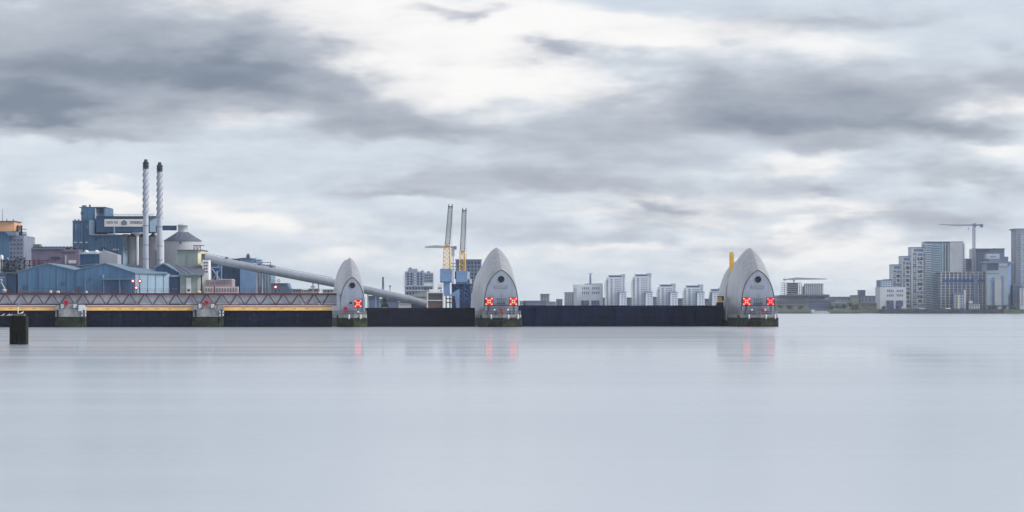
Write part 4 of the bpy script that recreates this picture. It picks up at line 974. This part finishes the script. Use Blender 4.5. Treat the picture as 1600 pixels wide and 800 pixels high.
block(734, 737, 436, 443, d-1.5, 4, 'operator_cabin', offw, c2)
block(710.5, 714, 424, 436, d, 4, 'counterweight', slate, c2)
t = T('tower_crane', 700, 2300, 'small grey tower crane whose jib crosses behind the left dock crane', 'crane'); d = 2300
lattice(MB(), W(708, 400, d), W(708, 386, d), 1.6, 5, .2).build('mast', fgrey2, t)
MB().box(X(707.4, d), X(708.6, d), d-.6, d+.6, GZ, Z(400, d)).build('lower_mast', fgrey2, t)
jb = MB().xprism([(X(664, d), Z(387.2, d)), (X(690, d), Z(387.8, d)), (X(712, d), Z(387.6, d)), (X(712, d), Z(385, d)), (X(680, d), Z(383.3, d)), (X(664, d), Z(385.2, d))], d-.7, d+.7); jb.build('jib', fgrey, t)
MB().box(X(709, d), X(713.5, d), d-1, d+1, Z(390, d), Z(384.5, d)).build('counterweight', fgrey2, t)
d = 2200
t = T('gridded_block', 733, d, 'blue-grey block with a grid of windows behind the right dock crane', 'apartments')
block(712, 752, 406.5, None, d, 26, 'wall', mat('slate_blue', (104, 122, 152), .75, 0, .1, .1), t); block(711, 752.5, 405, 406.4, d-1, 28, 'parapet', fgrey2, t)
windows(t, 714, 751, 408, 460, d, 7, 9, .5, .6, glass, var=.15)
for k in range(3): block(703, 712, 411+k*5, 412+k*5, d+1, 6, 'balcony', fgrey, t)
t = T('white_quay_unit', 741, 1700, 'white cluttered quay building between the crane tower and the middle hooded pier', 'building'); d = 1700
block(736.5, 746, 458, None, d, 8, 'wall', offw, t); block(738, 744, 454, 457.9, d+1, 5, 'roof_unit', white, t); windows(t, 737, 745, 460, 478, d, 2, 4, .5, .5, mauve)
# ---- between the two tall piers
D2 = 2980
def simple(px0, px1, py, m_, lab, cols, rows, wm=None, d=D2, cat='building', nm='riverside_block', dep=25, roof=None, rm=None, fw=.5, fh=.5, group=None, skip=0):
    t = T(nm, (px0+px1)/2, d, lab, cat, group)
    block(px0, px1, py, None, d, dep, 'wall', m_, t)
    block(px0-.4, px1+.4, py-.9, py-.03, d-.8, dep+1, 'roof', rm or fgrey2, t)
    if cols: windows(t, px0+.6, px1-.6, py+1.2, min(483, py+1.2+rows*3.3), d, cols, rows, fw, fh, wm or glassb, skip=skip)
    return t
simple(812, 822, 471, fgrey, 'low pale block against the right side of the middle hooded pier', 3, 2)
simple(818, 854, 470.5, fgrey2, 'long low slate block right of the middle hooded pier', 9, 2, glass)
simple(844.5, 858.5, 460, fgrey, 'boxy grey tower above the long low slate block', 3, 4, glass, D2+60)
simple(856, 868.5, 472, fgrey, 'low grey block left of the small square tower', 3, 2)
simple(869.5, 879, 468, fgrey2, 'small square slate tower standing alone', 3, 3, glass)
simple(882.5, 900, 457.5, fwhite, 'pale block with small balconies left of the white hall with a mast', 5, 6, glassb, D2+8)
def white_hall(px0, px1, top, step, lab, flip, d):
    """white riverside hall with four groups of slit windows and two graffiti covered doors"""
    t = T('white_hall', (px0+px1)/2, d, lab, 'building', 'white halls with two blue doors')
    w = px1-px0
    block(px0, px1, top, None, d, 40, 'wall', fwhite, t)
    for gx in (.26, .62):
        for gy in (top+4, top+11):
            windows(t, px0+w*gx, px0+w*(gx+.27), gy, gy+4, d, 4, 1, .45, .9, glassb)
    for gx in (.24, .60):
        dr = block(px0+w*gx, px0+w*(gx+.28), 484-14.5, 484, d-.35, .34, 'door', mat('graffiti_blue', (82, 96, 142), .7, 0, .9, .5), t)
    return t
t = white_hall(897, 942, 444.5, 0, 'white hall with a chimney mast on its roof, left of the tall balconied towers', 0, D2)
block(914, 931, 443.2, 444.4, D2+4, 12, 'roof_deck', fgrey2, t); block(931.5, 941, 442.6, 444.45, D2+2, 12, 'roof_box', fwhite, t)
block(897, 901, 450, None, D2-6, 5.9, 'side_bay', fgrey, t)
t = T('chimney_mast', 922.5, D2+10, 'slim mast with a crown of small aerials on the white hall roof', 'mast', z=Z(444, D2))
p = W(922.5, 443.2, D2+10); MB().lathe(tuple(p), [(1.1, 0), (.9, 6), (.8, 9.3)], 10).build('shaft', fgrey2, t)
for a in range(5): MB().tube((p.x, p.y, p.z+8.6), (p.x+2.2*math.cos(a*1.26), p.y+2.2*math.sin(a*1.26), p.z+10.3), .22, 4).build('aerial', fgrey2, t)
simple(941, 946, 466, fgrey2, 'narrow slate block between the white hall and the first balconied tower', 2, 3, glass, D2+30)
def balc_tower(px0, px1, top, lab, d, fpx):
    """tower with a stack of curved balconies on its left edge and a lower front block"""
    t = T('balconied_tower', (px0+px1)/2, d, lab, 'tower', 'white balconied towers'); w = px1-px0
    xa = px0+w*.18
    block(xa, px1, top+3.2, None, d, 22, 'wall', fwhite, t)
    block(xa+2, px1-w*.2, top+1.0, top+3.15, d+2, 16, 'penthouse', fblue, t); block(xa+.5, px1-w*.2, top, top+.95, d, 20, 'roof', fgrey2, t)
    block(px1-w*.2, px1, top-1.6, top+3.15, d+1, 18, 'lift_tower', fgrey, t)
    n = int((484-top-4)/2.9)
    mb0 = None
    for k in range(n):
        y = top+4+k*2.9; off = max(0, 3-k)*.8
        mb = MB(); xx0 = X(px0+off, d); xx1 = X(xa+.5, d); zz = Z(y+1.6, d)
        mb.prism([(xx0, d+3), (xx0+.8, d+.2), (xx1, d-1.2), (xx1, d+9), (xx0+.8, d+8)], zz, zz+.9); mb.build('balcony', fwhite, t)
    block(px0+w*.1, xa, top+8, None, d+3, 10, 'bay', fgrey, t)
    windows(t, xa+w*.10, xa+w*.22, top+5, top+5+(n-1)*2.9, d, 1, n-1, .8, .62, fgrey2, 'window')
    windows(t, xa+w*.3, px1-w*.18, top+5, top+5+(n-1)*2.9, d, 3, n-1, .74, .36, glassp)
    windows(t, px1-w*.16, px1-w*.02, top+3, top+3+(n-1)*2.9, d+.0, 1, n-1, .5, .45, glassp)
    ax = block(fpx[0], fpx[1], 457.2, None, d-10, 9.8, 'annex', fwhite, t)
    block(fpx[0]-.4, fpx[1]+.4, 456, 457.15, d-10.5, 10.4, 'annex_roof', fgrey2, t)
    block(fpx[0]-1.8, fpx[0]-.05, 457.4, None, d-9, 8, 'annex_side', fblue, t)
    for i in range(2):
        for j in range(7): bx(MB(), fpx[0]+3+i*4.2, fpx[0]+5.6+i*4.2, 459.5+j*3.3, 460.9+j*3.3, d-10.15, .14).build('window', glassp, ax)
    return t
balc_tower(944.5, 977, 430, 'first tall balconied tower, right after the white hall with a mast', D2-10, (968, 979))
balc_tower(986, 1018, 428.5, 'second tall balconied tower, tallest of the white balconied row', D2-10, (1009, 1020))
balc_tower(1025, 1056, 444.5, 'third balconied tower, first of the two shorter towers in the row', D2-10, (1047.5, 1059))
balc_tower(1066, 1099, 446, 'fourth balconied tower, second of the two shorter towers in the row', D2-10, (1089.5, 1101))
t = balc_tower(1107, 1128, 451.5, 'fifth balconied tower, partly hidden by the tall pier with the yellow beam', D2-10, (1113, 1122))
for i, (a, b, y, lab) in enumerate(((979, 988, 465.5, 'low slate infill block between the first and second balconied towers'), (1019.5, 1028, 464.5, 'low slate infill block between the second and third balconied towers'), (1058, 1068, 467, 'low slate infill block between the third and fourth balconied towers'), (1100, 1109, 467.5, 'low mauve infill block between the fourth and fifth balconied towers'))):
    simple(a, b, y, fgrey2 if i < 3 else mauve, lab, 3, 4, glassp, D2+40)
# ---- right of the last pier
d = 3000
t = T('construction_block', 1238.5, d+300, 'unfinished concrete block under a crane with open floors, right of the last hooded pier', 'building'); dd = d+300
block(1233, 1247, 442.5, None, dd, 20, 'core', fgrey2, t)
for k in range(6): block(1223+abs(k-5)*.3, 1254-abs(k-5)*.4, 441.5+k*3.4, 442.4+k*3.4, dd-6, 30, 'floor_slab', fconc, t)
for px in (1225.5, 1229.5, 1249, 1252): block(px, px+.9, 442.4, None, dd-5, 1.5, 'column', fconc, t)
t = T('site_crane', 1240.5, dd, 'site crane with a long jib over the unfinished block', 'crane', 'site cranes')
MB().tube(W(1240.5, 441.5, dd+5), W(1240.5, 436, dd+5), .6, 4).build('mast', fgrey2, t)
mb = MB(); mb.xprism([(X(1225, dd), Z(437.6, dd)), (X(1292, dd), Z(436.6, dd)), (X(1292, dd), Z(435.3, dd)), (X(1246, dd), Z(433.4, dd)), (X(1225, dd), Z(436, dd))], dd+4.4, dd+5.6)
mb.build('jib', fgrey, t); MB().box(X(1224.5, dd), X(1228, dd), dd+3.8, dd+6, Z(438.3, dd), Z(435.6, dd)).build('counterweight', fgrey2, t); MB().ball(W(1240.5, 437.8, dd+3), 1.2).build('cab', fgrey2, t)
t = T('ribbed_block', 1272, d+300, 'ribbed grey residential block with a crenellated top beside the unfinished block', 'apartments')
block(1256.5, 1286.5, 447, None, dd, 22, 'wall', fgrey, t); block(1258.5, 1286.5, 443, 446.95, dd+1, 18, 'top_storey', fgrey2, t)
for k in range(9): block(1258+k*3.3, 1259.2+k*3.3, 443.6, None, dd-.8, .79, 'pilaster', fwhite, t)
def longblock(a, b, y, m_, lab, cols, rows, d_, roof=fgrey2, nm='riverside_block', wm=None): return simple(a, b, y, m_, lab, cols, rows, wm, d_, 'building', nm, 30, None, roof)
t = longblock(1213, 1296, 462.5, fgrey, 'wide low arena-like building with an overhanging flat roof', 20, 1, d+150)
MB().xprism([(X(1221, d+140), Z(462, d+140)), (X(1296, d+140), Z(462, d+140)), (X(1296, d+140), Z(460.4, d+140)), (X(1286, d+140), Z(459.6, d+140)), (X(1221, d+140), Z(460.6, d+140))], d+138, d+170).build('canopy', fblue, t)
longblock(1213, 1262, 471, mat('far_taupe', (132, 132, 138), .8, 0, .2, .2), 'low taupe waterside warehouse nearest the last hooded pier', 12, 2, d+60)
longblock(1262, 1305, 469.5, fgrey2, 'low slate waterside warehouse with pitched ends, left of the pale sheds', 10, 3, d+70)
longblock(1294, 1334, 464.5, fgrey, 'long pale grey shed right of the arena-like building', 8, 1, d+90)
longblock(1303, 1330, 473, fgrey, 'low grey waterside shed with a light roof strip', 7, 2, d+40, fwhite)
longblock(1333, 1342, 462, mat('sage_far', (136, 144, 140), .8), 'narrow sage block with a projecting flat roof', 2, 1, d+50)
longblock(1344, 1375, 463, fgrey, 'pale grey shed block left of the white hall by the quay', 5, 2, d+60)
t = simple(1344.3, 1352.2, 454, fgrey2, 'small dark roof tower above the pale grey shed block', 2, 2, glass, d+95)
longblock(1345, 1374, 474, mat('stone_far', (150, 150, 146), .85, 0, .2, .3), 'low stone-coloured shed on the slipway left of the white hall', 6, 1, d+30, fgrey)
# bank walls
t = MB(); t.prism([(X(1205, 2965), 2958), (X(1376, 2965), 2958), (X(1376, 2965), 2974), (X(1205, 2965), 2974)], -.5, 3.4, [(X(1205, 2965), 2966), (X(1376, 2965), 2966), (X(1376, 2965), 2974), (X(1205, 2965), 2974)])
tag(t.build('river_bank', grass), kind='structure')
t = MB(); t.prism([(X(1376.2, 2955), 2952), (X(1568, 2955), 2952), (X(1568, 2955), 2977), (X(1376.2, 2955), 2977)], -.5, 4.4)
tag(t.build('quay_wall', wallm), 'dark ribbed quay wall along the water below the right-hand towers', 'wall')
t = MB(); t.prism([(X(1568.2, 2955), 2950), (X(1720, 2955), 2950), (X(1720, 2955), 2977), (X(1568.2, 2955), 2977)], -.5, 4.0, [(X(1568.2, 2955), 2962), (X(1720, 2955), 2962), (X(1720, 2955), 2977), (X(1568.2, 2955), 2977)])
tag(t.build('grassy_bank', grass), kind='structure')
t = MB(); t.prism([(X(1342, 2950), 2946), (X(1375, 2950), 2946), (X(1375, 2950), 2957), (X(1342, 2950), 2957)], -.5, .6, [(X(1344, 2950), 2955), (X(1375, 2950), 2950), (X(1375, 2950), 2957), (X(1344, 2950), 2957)])
tag(t.build('slipway', mud), kind='structure')
t = thing('moored_barge', 'pale low barge moored against the green bank right of the last pier', 'barge', (X(1283, 2940), 2940, 0)); dd = 2940
MB().xprism([(X(1267, dd), Z(487, dd)), (X(1271, dd), 0-.2), (X(1294, dd), -.2), (X(1297, dd), Z(487.5, dd))], dd, dd+6).build('hull', fgrey, t)
MB().box(X(1268.5, dd), X(1273, dd), dd+1, dd+5, Z(486.9, dd), Z(484, dd)).build('cabin', fwhite, t); MB().box(X(1275, dd), X(1293, dd), dd+1, dd+5, Z(487, dd), Z(486.2, dd)).build('deck_cargo', fwhite, t)
def tree(px, d, h, w, lab):
    t = thing('bank_tree', lab, 'tree', (X(px, d), d, 3.4), 0, 'trees on the far bank'); x = X(px, d)
    mb = MB().tube((x, d, 3.0), (x+.2, d, 3.4+h*.5), .28, 6, .15)
    for k in range(3): a = k*2.1; mb.tube((x+.1, d, 3.4+h*.35), (x+w*.3*math.cos(a), d+w*.3*math.sin(a), 3.4+h*.7), .14, 5, .06)
    mb.build('trunk', bark, t); cr = MB()
    for c in range(9):
        a = random.uniform(0, 6.28); rr = random.uniform(.05, .38)*w; cz = 3.4+h*random.uniform(.45, .85); cc = Vector((x+rr*math.cos(a), d+rr*math.sin(a), cz))
        for k in range(40):
            v = Vector((random.gauss(0, 1), random.gauss(0, 1), random.gauss(0, .8))).normalized()*random.uniform(.3, 1)*w*.24
            s = random.uniform(.25, .5); u = Vector((random.gauss(0, 1), random.gauss(0, 1), random.gauss(0, 1))).normalized(); q = u.orthogonal().normalized()
            p = cc+v; cr.add([p-u*s-q*s*.6, p+u*s-q*s*.6, p+u*s*.7+q*s*.6, p-u*s*.7+q*s*.6], [(0, 1, 2, 3)])
    cr.build('crown', leaf, t)
for px, h, w, lab in ((1219, 5, 6, 'small bank tree nearest the last hooded pier'), (1234, 4, 7, 'bushy bank tree left of the moored barge'), (1252, 4, 6, 'bank tree just left of the moored barge'), (1300, 4.5, 7, 'bank tree just right of the moored barge'), (1309, 5.5, 7, 'second bank tree right of the moored barge'), (1318, 5, 8, 'third bank tree right of the moored barge'), (1328, 8, 7, 'tallest bank tree, before the narrow sage block'), (1337, 5, 7, 'bank tree beside the slipway'), (1380, 3.5, 5, 'small tree at the foot of the white hall by the quay'), (1555, 4, 7, 'bank tree before the tan tower with the overhanging roof'), (1585, 4, 8, 'bank tree on the grassy bank at the right edge')):
    tree(px, 2985 if px < 1376 or px > 1568 else 2981, h, w, lab)
# ---- right-hand cluster
d = 3000
t = white_hall(1375.2, 1416, 448.5, 0, 'white hall with blue doors by the quay, left end of the right-hand towers', 0, d)
block(1375, 1394, 437.5, 448.45, d+4, 30, 'upper_storey', fgrey2, t); windows(t, 1377, 1393, 439, 447.5, d+4, 4, 3, .7, .55, fwhite, 'balcony'); block(1384, 1394, 436.3, 437.45, d+4, 25, 'roof', slate, t)
def step_tower(px0, px1, top, lab, m_, cols, d, fw=.55, panel=None, grp='stepped white towers'):
    t = T('stepped_tower', (px0+px1)/2, d, lab, 'tower', grp); rows = int((486-top)/3.6)
    block(px0, px1, top, None, d, 26, 'wall', m_, t); block(px0-.3, px1+.3, top-1, top-.04, d-.8, 27, 'parapet', fgrey2, t)
    w = px1-px0
    for k in range(int((482-top)/6.6)):
        y = top+8.2+k*6.6; sh = (k % 3)
        wm = glass if sh else fblue
        windows(t, px0+w*.42, px0+w*.80, y, y+5.2, d, 1, 1, .95 if sh < 2 else .6, .9 if sh else .7, wm)
        windows(t, px0+w*.08, px0+w*.38, y, y+3, d, 2 if sh else 1, 1, .45 if sh else .8, .75, glass)
        windows(t, px0+w*.08, px0+w*.38, y+3.3, y+6.2, d, 1 if sh else 2, 1, .8 if sh else .45, .7, glassb)
        windows(t, px0+w*.84, px0+w*.98, y+.3, y+6.0, d, 1, 2, .6, .7, glass)
    windows(t, px0+1.5, px1-1.5, top+1.2, top+7, d-.1, 1, 1, .8, .7, panel or fblue, 'top_glazing')
    return t
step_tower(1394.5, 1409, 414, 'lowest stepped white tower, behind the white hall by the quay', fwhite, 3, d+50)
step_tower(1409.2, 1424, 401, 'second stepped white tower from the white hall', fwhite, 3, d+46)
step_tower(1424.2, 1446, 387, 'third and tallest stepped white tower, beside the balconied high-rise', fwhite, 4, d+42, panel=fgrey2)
for k in range(10): block(1436.2, 1438, 392+k*9, 396+k*9, d+41.8, .19, 'panel', fwhite, bpy.data.objects['stepped_tower.002'])
t = T('high_rise', 1477, d, 'tallest high-rise with stacked teal balconies and a blank tan side', 'tower'); dd = d+40
block(1446.2, 1484, 379.5, None, dd, 30, 'wall', fteal, t); block(1484.1, 1504.5, 378.5, None, dd-2, 32, 'blank_side', ftan, t); block(1504.6, 1507, 380, None, dd+2, 24, 'recess', fblue, t)
rows = 30
for a, b, off in ((1445.4, 1454.5, 0), (1457, 1471, 1)):
    for k in range(rows):
        y = 381.5+k*3.55+off
        if y > 484: break
        q = block(a, b, y, y+1.15, dd-2.2, 2.1, 'balcony', fwhite if off == 0 else mat('pale_teal', (166, 188, 200), .7), t)
for a in (1455, 1472.5, 1476.5, 1481): block(a, a+1.6, 379.6, None, dd-.5, .49, 'mullion', mat('pale_teal', (166, 188, 200), .7), t)
for a in (1474.3, 1478.6): block(a, a+1.6, 381, None, dd-.3, .29, 'window_band', glass, t)
for k in range(28): block(1505, 1509, 382+k*3.55, 383.2+k*3.55, dd+1, 6, 'balcony', fwhite, t)
block(1446, 1506, 377.2, 378.4, dd-1, 30, 'parapet', fgrey2, t)
# concrete frame building under construction
t = T('concrete_frame_block', 1505, d, 'long unfinished concrete frame block with a blue netted floor, before the high-rise', 'building'); dd = d+14
block(1470, 1541, 428, None, dd+2, 24, 'infill', fblue, t)
for k in range(14):
    y = 424.5+k*4.25; block(1469, 1541.3, y, y+1.05, dd-.2, 24, 'floor_slab', fconc, t)
for k in range(12):
    a = 1470+k*6.45; block(a, a+1.5, 424.6, None, dd-.6, 1.2, 'column', fconc, t)
block(1473, 1541, 437, 441, dd-1.0, .35, 'netting', mat('net_blue', (40, 82, 150), .8), t)
block(1521, 1528, 430, None, dd-1.4, .39, 'hoist_shaft', fgrey2, t)
t = T('site_cabins', 1498, d, 'stack of site cabins with cream and blue panels at the foot of the concrete frame', 'cabins'); dd2 = d+6
block(1490, 1506, 459, None, dd2, 6, 'wall', fgrey2, t); block(1492, 1504, 456.5, 458.9, dd2, 5, 'top_cabin', fblue, t); block(1496.5, 1499, 461, None, dd2-.4, .39, 'cream_panel', cream, t)
windows(t, 1490.5, 1505.5, 460.5, 481, dd2, 4, 5, .5, .5, fwhite, 'cabin_window'); block(1506.2, 1509, 453, None, dd2, 4, 'hoist', fwhite, t)
t = simple(1514.5, 1531, 475, fwhite, 'small white quayside house with stepped roofline', 4, 2, glass, d+4); block(1514.5, 1520, 470, 473.9, d+4, 8, 'stair_head', fwhite, t)
t = T('slab_tower', 1537, d, 'dark glazed tower with a white edge behind the tall tower crane', 'tower'); dd = d+90
block(1524.5, 1541, 390, None, dd, 26, 'wall', fgrey2, t); block(1520.5, 1524.4, 389, None, dd-1, 26, 'white_edge', fwhite, t); block(1541.1, 1548, 389.5, None, dd+2, 24, 'side', fblue, t)
block(1522, 1549, 388.2, 389.4, dd-1.5, 28, 'parapet', fgrey2, t)
windows(t, 1525, 1541, 391.5, 424, dd, 4, 8, .6, .6, glassb); windows(t, 1520.8, 1524.2, 391.5, 424, dd-1, 1, 9, .6, .5, glass)
block(1509.5, 1517.5, 404, None, dd+10, 16, 'lower_wing', fgrey2, t); windows(t, 1510, 1517, 406, 423, dd+10, 3, 5, .5, .5, glassp)
t = T('tall_tower_crane', 1522, d, 'tall grey tower crane with its long jib above the right-hand towers', 'crane'); dd = d+70
lattice(MB(), W(1521.8, 440, dd), W(1521.8, 355, dd), 2.2, 30, .28).build('mast', fgrey, t)
MB().box(X(1520.9, dd), X(1522.7, dd), dd-.5, dd+.5, GZ, Z(440, dd)).build('lower_mast', fgrey2, t)
jb = MB(); jb.xprism([(X(1467, dd), Z(351.2, dd)), (X(1467, dd), Z(350.3, dd)), (X(1500, dd), Z(350.6, dd)), (X(1521, dd), Z(350.2, dd)), (X(1521, dd), Z(353, dd)), (X(1495, dd), Z(353.2, dd))], dd-.8, dd+.8); jb.build('jib', fgrey, t)
MB().xprism([(X(1521.2, dd), Z(350.6, dd)), (X(1536, dd), Z(350.6, dd)), (X(1536, dd), Z(352.4, dd)), (X(1521.2, dd), Z(353, dd))], dd-.8, dd+.8).build('counter_jib', fgrey2, t)
MB().box(X(1531.5, dd), X(1535.8, dd), dd-1.1, dd+1.1, Z(355.4, dd), Z(350, dd)).build('counterweight', fgrey2, t)
MB().box(X(1520, dd), X(1525, dd), dd-1.4, dd-.85, Z(355, dd), Z(349, dd)).build('cab', fgrey2, t)
MB().tube(W(1513, 353, dd), W(1513, 358, dd), .15, 4).box(X(1512.3, dd), X(1513.7, dd), dd-.4, dd+.4, Z(359, dd), Z(357.5, dd)).build('hook_block', fgrey2, t)
t = T('tan_tower', 1562, d, 'pale tan tower with a dark overhanging roof and central pale bay', 'tower'); dd = d+4
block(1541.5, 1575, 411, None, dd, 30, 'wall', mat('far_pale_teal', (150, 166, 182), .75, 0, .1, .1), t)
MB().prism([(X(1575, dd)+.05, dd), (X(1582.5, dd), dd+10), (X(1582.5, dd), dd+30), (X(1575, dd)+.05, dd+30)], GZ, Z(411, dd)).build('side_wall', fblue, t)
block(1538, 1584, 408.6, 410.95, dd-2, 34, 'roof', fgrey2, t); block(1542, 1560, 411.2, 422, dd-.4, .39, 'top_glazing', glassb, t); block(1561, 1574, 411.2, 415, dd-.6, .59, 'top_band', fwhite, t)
block(1543, 1561, 426.5, 427.8, dd-.3, .29, 'band', fgrey2, t); block(1550, 1554, 433, None, dd-.3, .29, 'recess', fblue, t); block(1565, 1568.5, 431, None, dd-.3, .29, 'recess', fblue, t)
block(1554.2, 1564.8, 438.5, None, dd-.9, .89, 'central_bay', ftan, t); block(1542, 1575, 476.8, 478.6, dd-1.1, 1.09, 'base_band', blue2, t); block(1544, 1572, 478.7, None, dd-.6, .59, 'shopfront', glass, t)
block(1542, 1562, 396.5, 404.5, dd+6, 14, 'plant_room', ftan, t); block(1545, 1561, 404.6, 408.5, dd+4, 16, 'plant_base', fgrey2, t); block(1547, 1556, 400, 401.6, dd+5.7, .29, 'vent', fgrey2, t)
t = T('roof_pavilion', 1560, d+110, 'dark glazed upper block peeping above the tan tower plant room', 'building'); dd = d+110
block(1551.5, 1569.5, 389.5, None, dd, 20, 'wall', fgrey2, t); block(1551, 1570, 388, 389.4, dd-.5, 21, 'roof', slate, t); windows(t, 1552, 1569, 390.5, 395.5, dd, 7, 2, .5, .5, glassp)
block(1569.6, 1575.5, 401, None, dd+2, 12, 'side_block', fgrey2, t)
t = T('edge_tower', 1594, d, 'tall tower with stacked balconies cut off by the right edge', 'tower'); dd = d+30
block(1587.5, 1640, 359, None, dd, 30, 'wall', fgrey, t); block(1585, 1641, 357, 358.9, dd-2, 32, 'roof', fgrey2, t)
block(1591, 1595, 364, None, dd-.3, .29, 'window_band', fblue, t)
for k in range(28): block(1590, 1596.5, 364+k*4, 365.4+k*4, dd-2, 1.6, 'balcony', fgrey, t)
for k in range(26): block(1584.8, 1587.4, 363+k*4, 364.2+k*4, dd+1, 8, 'side_balcony', fgrey, t)
windows(t, 1598, 1640, 370, 470, dd, 8, 12, .5, .4, glassp)
simple(1583, 1597, 446, fgrey2, 'low slate block between the tan tower and the edge tower', 3, 8, glass, d+10)
simple(1594, 1625, 450, fwhite, 'white low-rise cut off by the right edge', 6, 8, glassb, d+2)
# low quay clutter
for i, (a, b, y, m_, lab) in enumerate(((1409, 1414, 479, orange, 'small orange hut at the foot of the white hall by the quay'), (1436, 1446, 482, fwhite, 'white quayside tent below the third stepped tower'), (1478, 1486, 481.5, fwhite, 'white quayside tent left of the site cabins'))):
    t = T('quay_kiosk', (a+b)/2, d-8, lab, 'kiosk', 'small kiosks on the quay'); dd = d-8
    z0 = 4.3; MB().box(X(a, dd), X(b, dd), dd, dd+4, 3.6, Z(y+1.2, dd)).build('wall', m_, t)
    MB().prism([(X(a-.4, dd), dd-.4), (X(b+.4, dd), dd-.4), (X(b+.4, dd), dd+4.4), (X(a-.4, dd), dd+4.4)], Z(y+1.15, dd), Z(y, dd), [(X(a+1, dd), dd+1.6), (X(b-1, dd), dd+1.6), (X(b-1, dd), dd+2.4), (X(a+1, dd), dd+2.4)]).build('roof', offw, t)
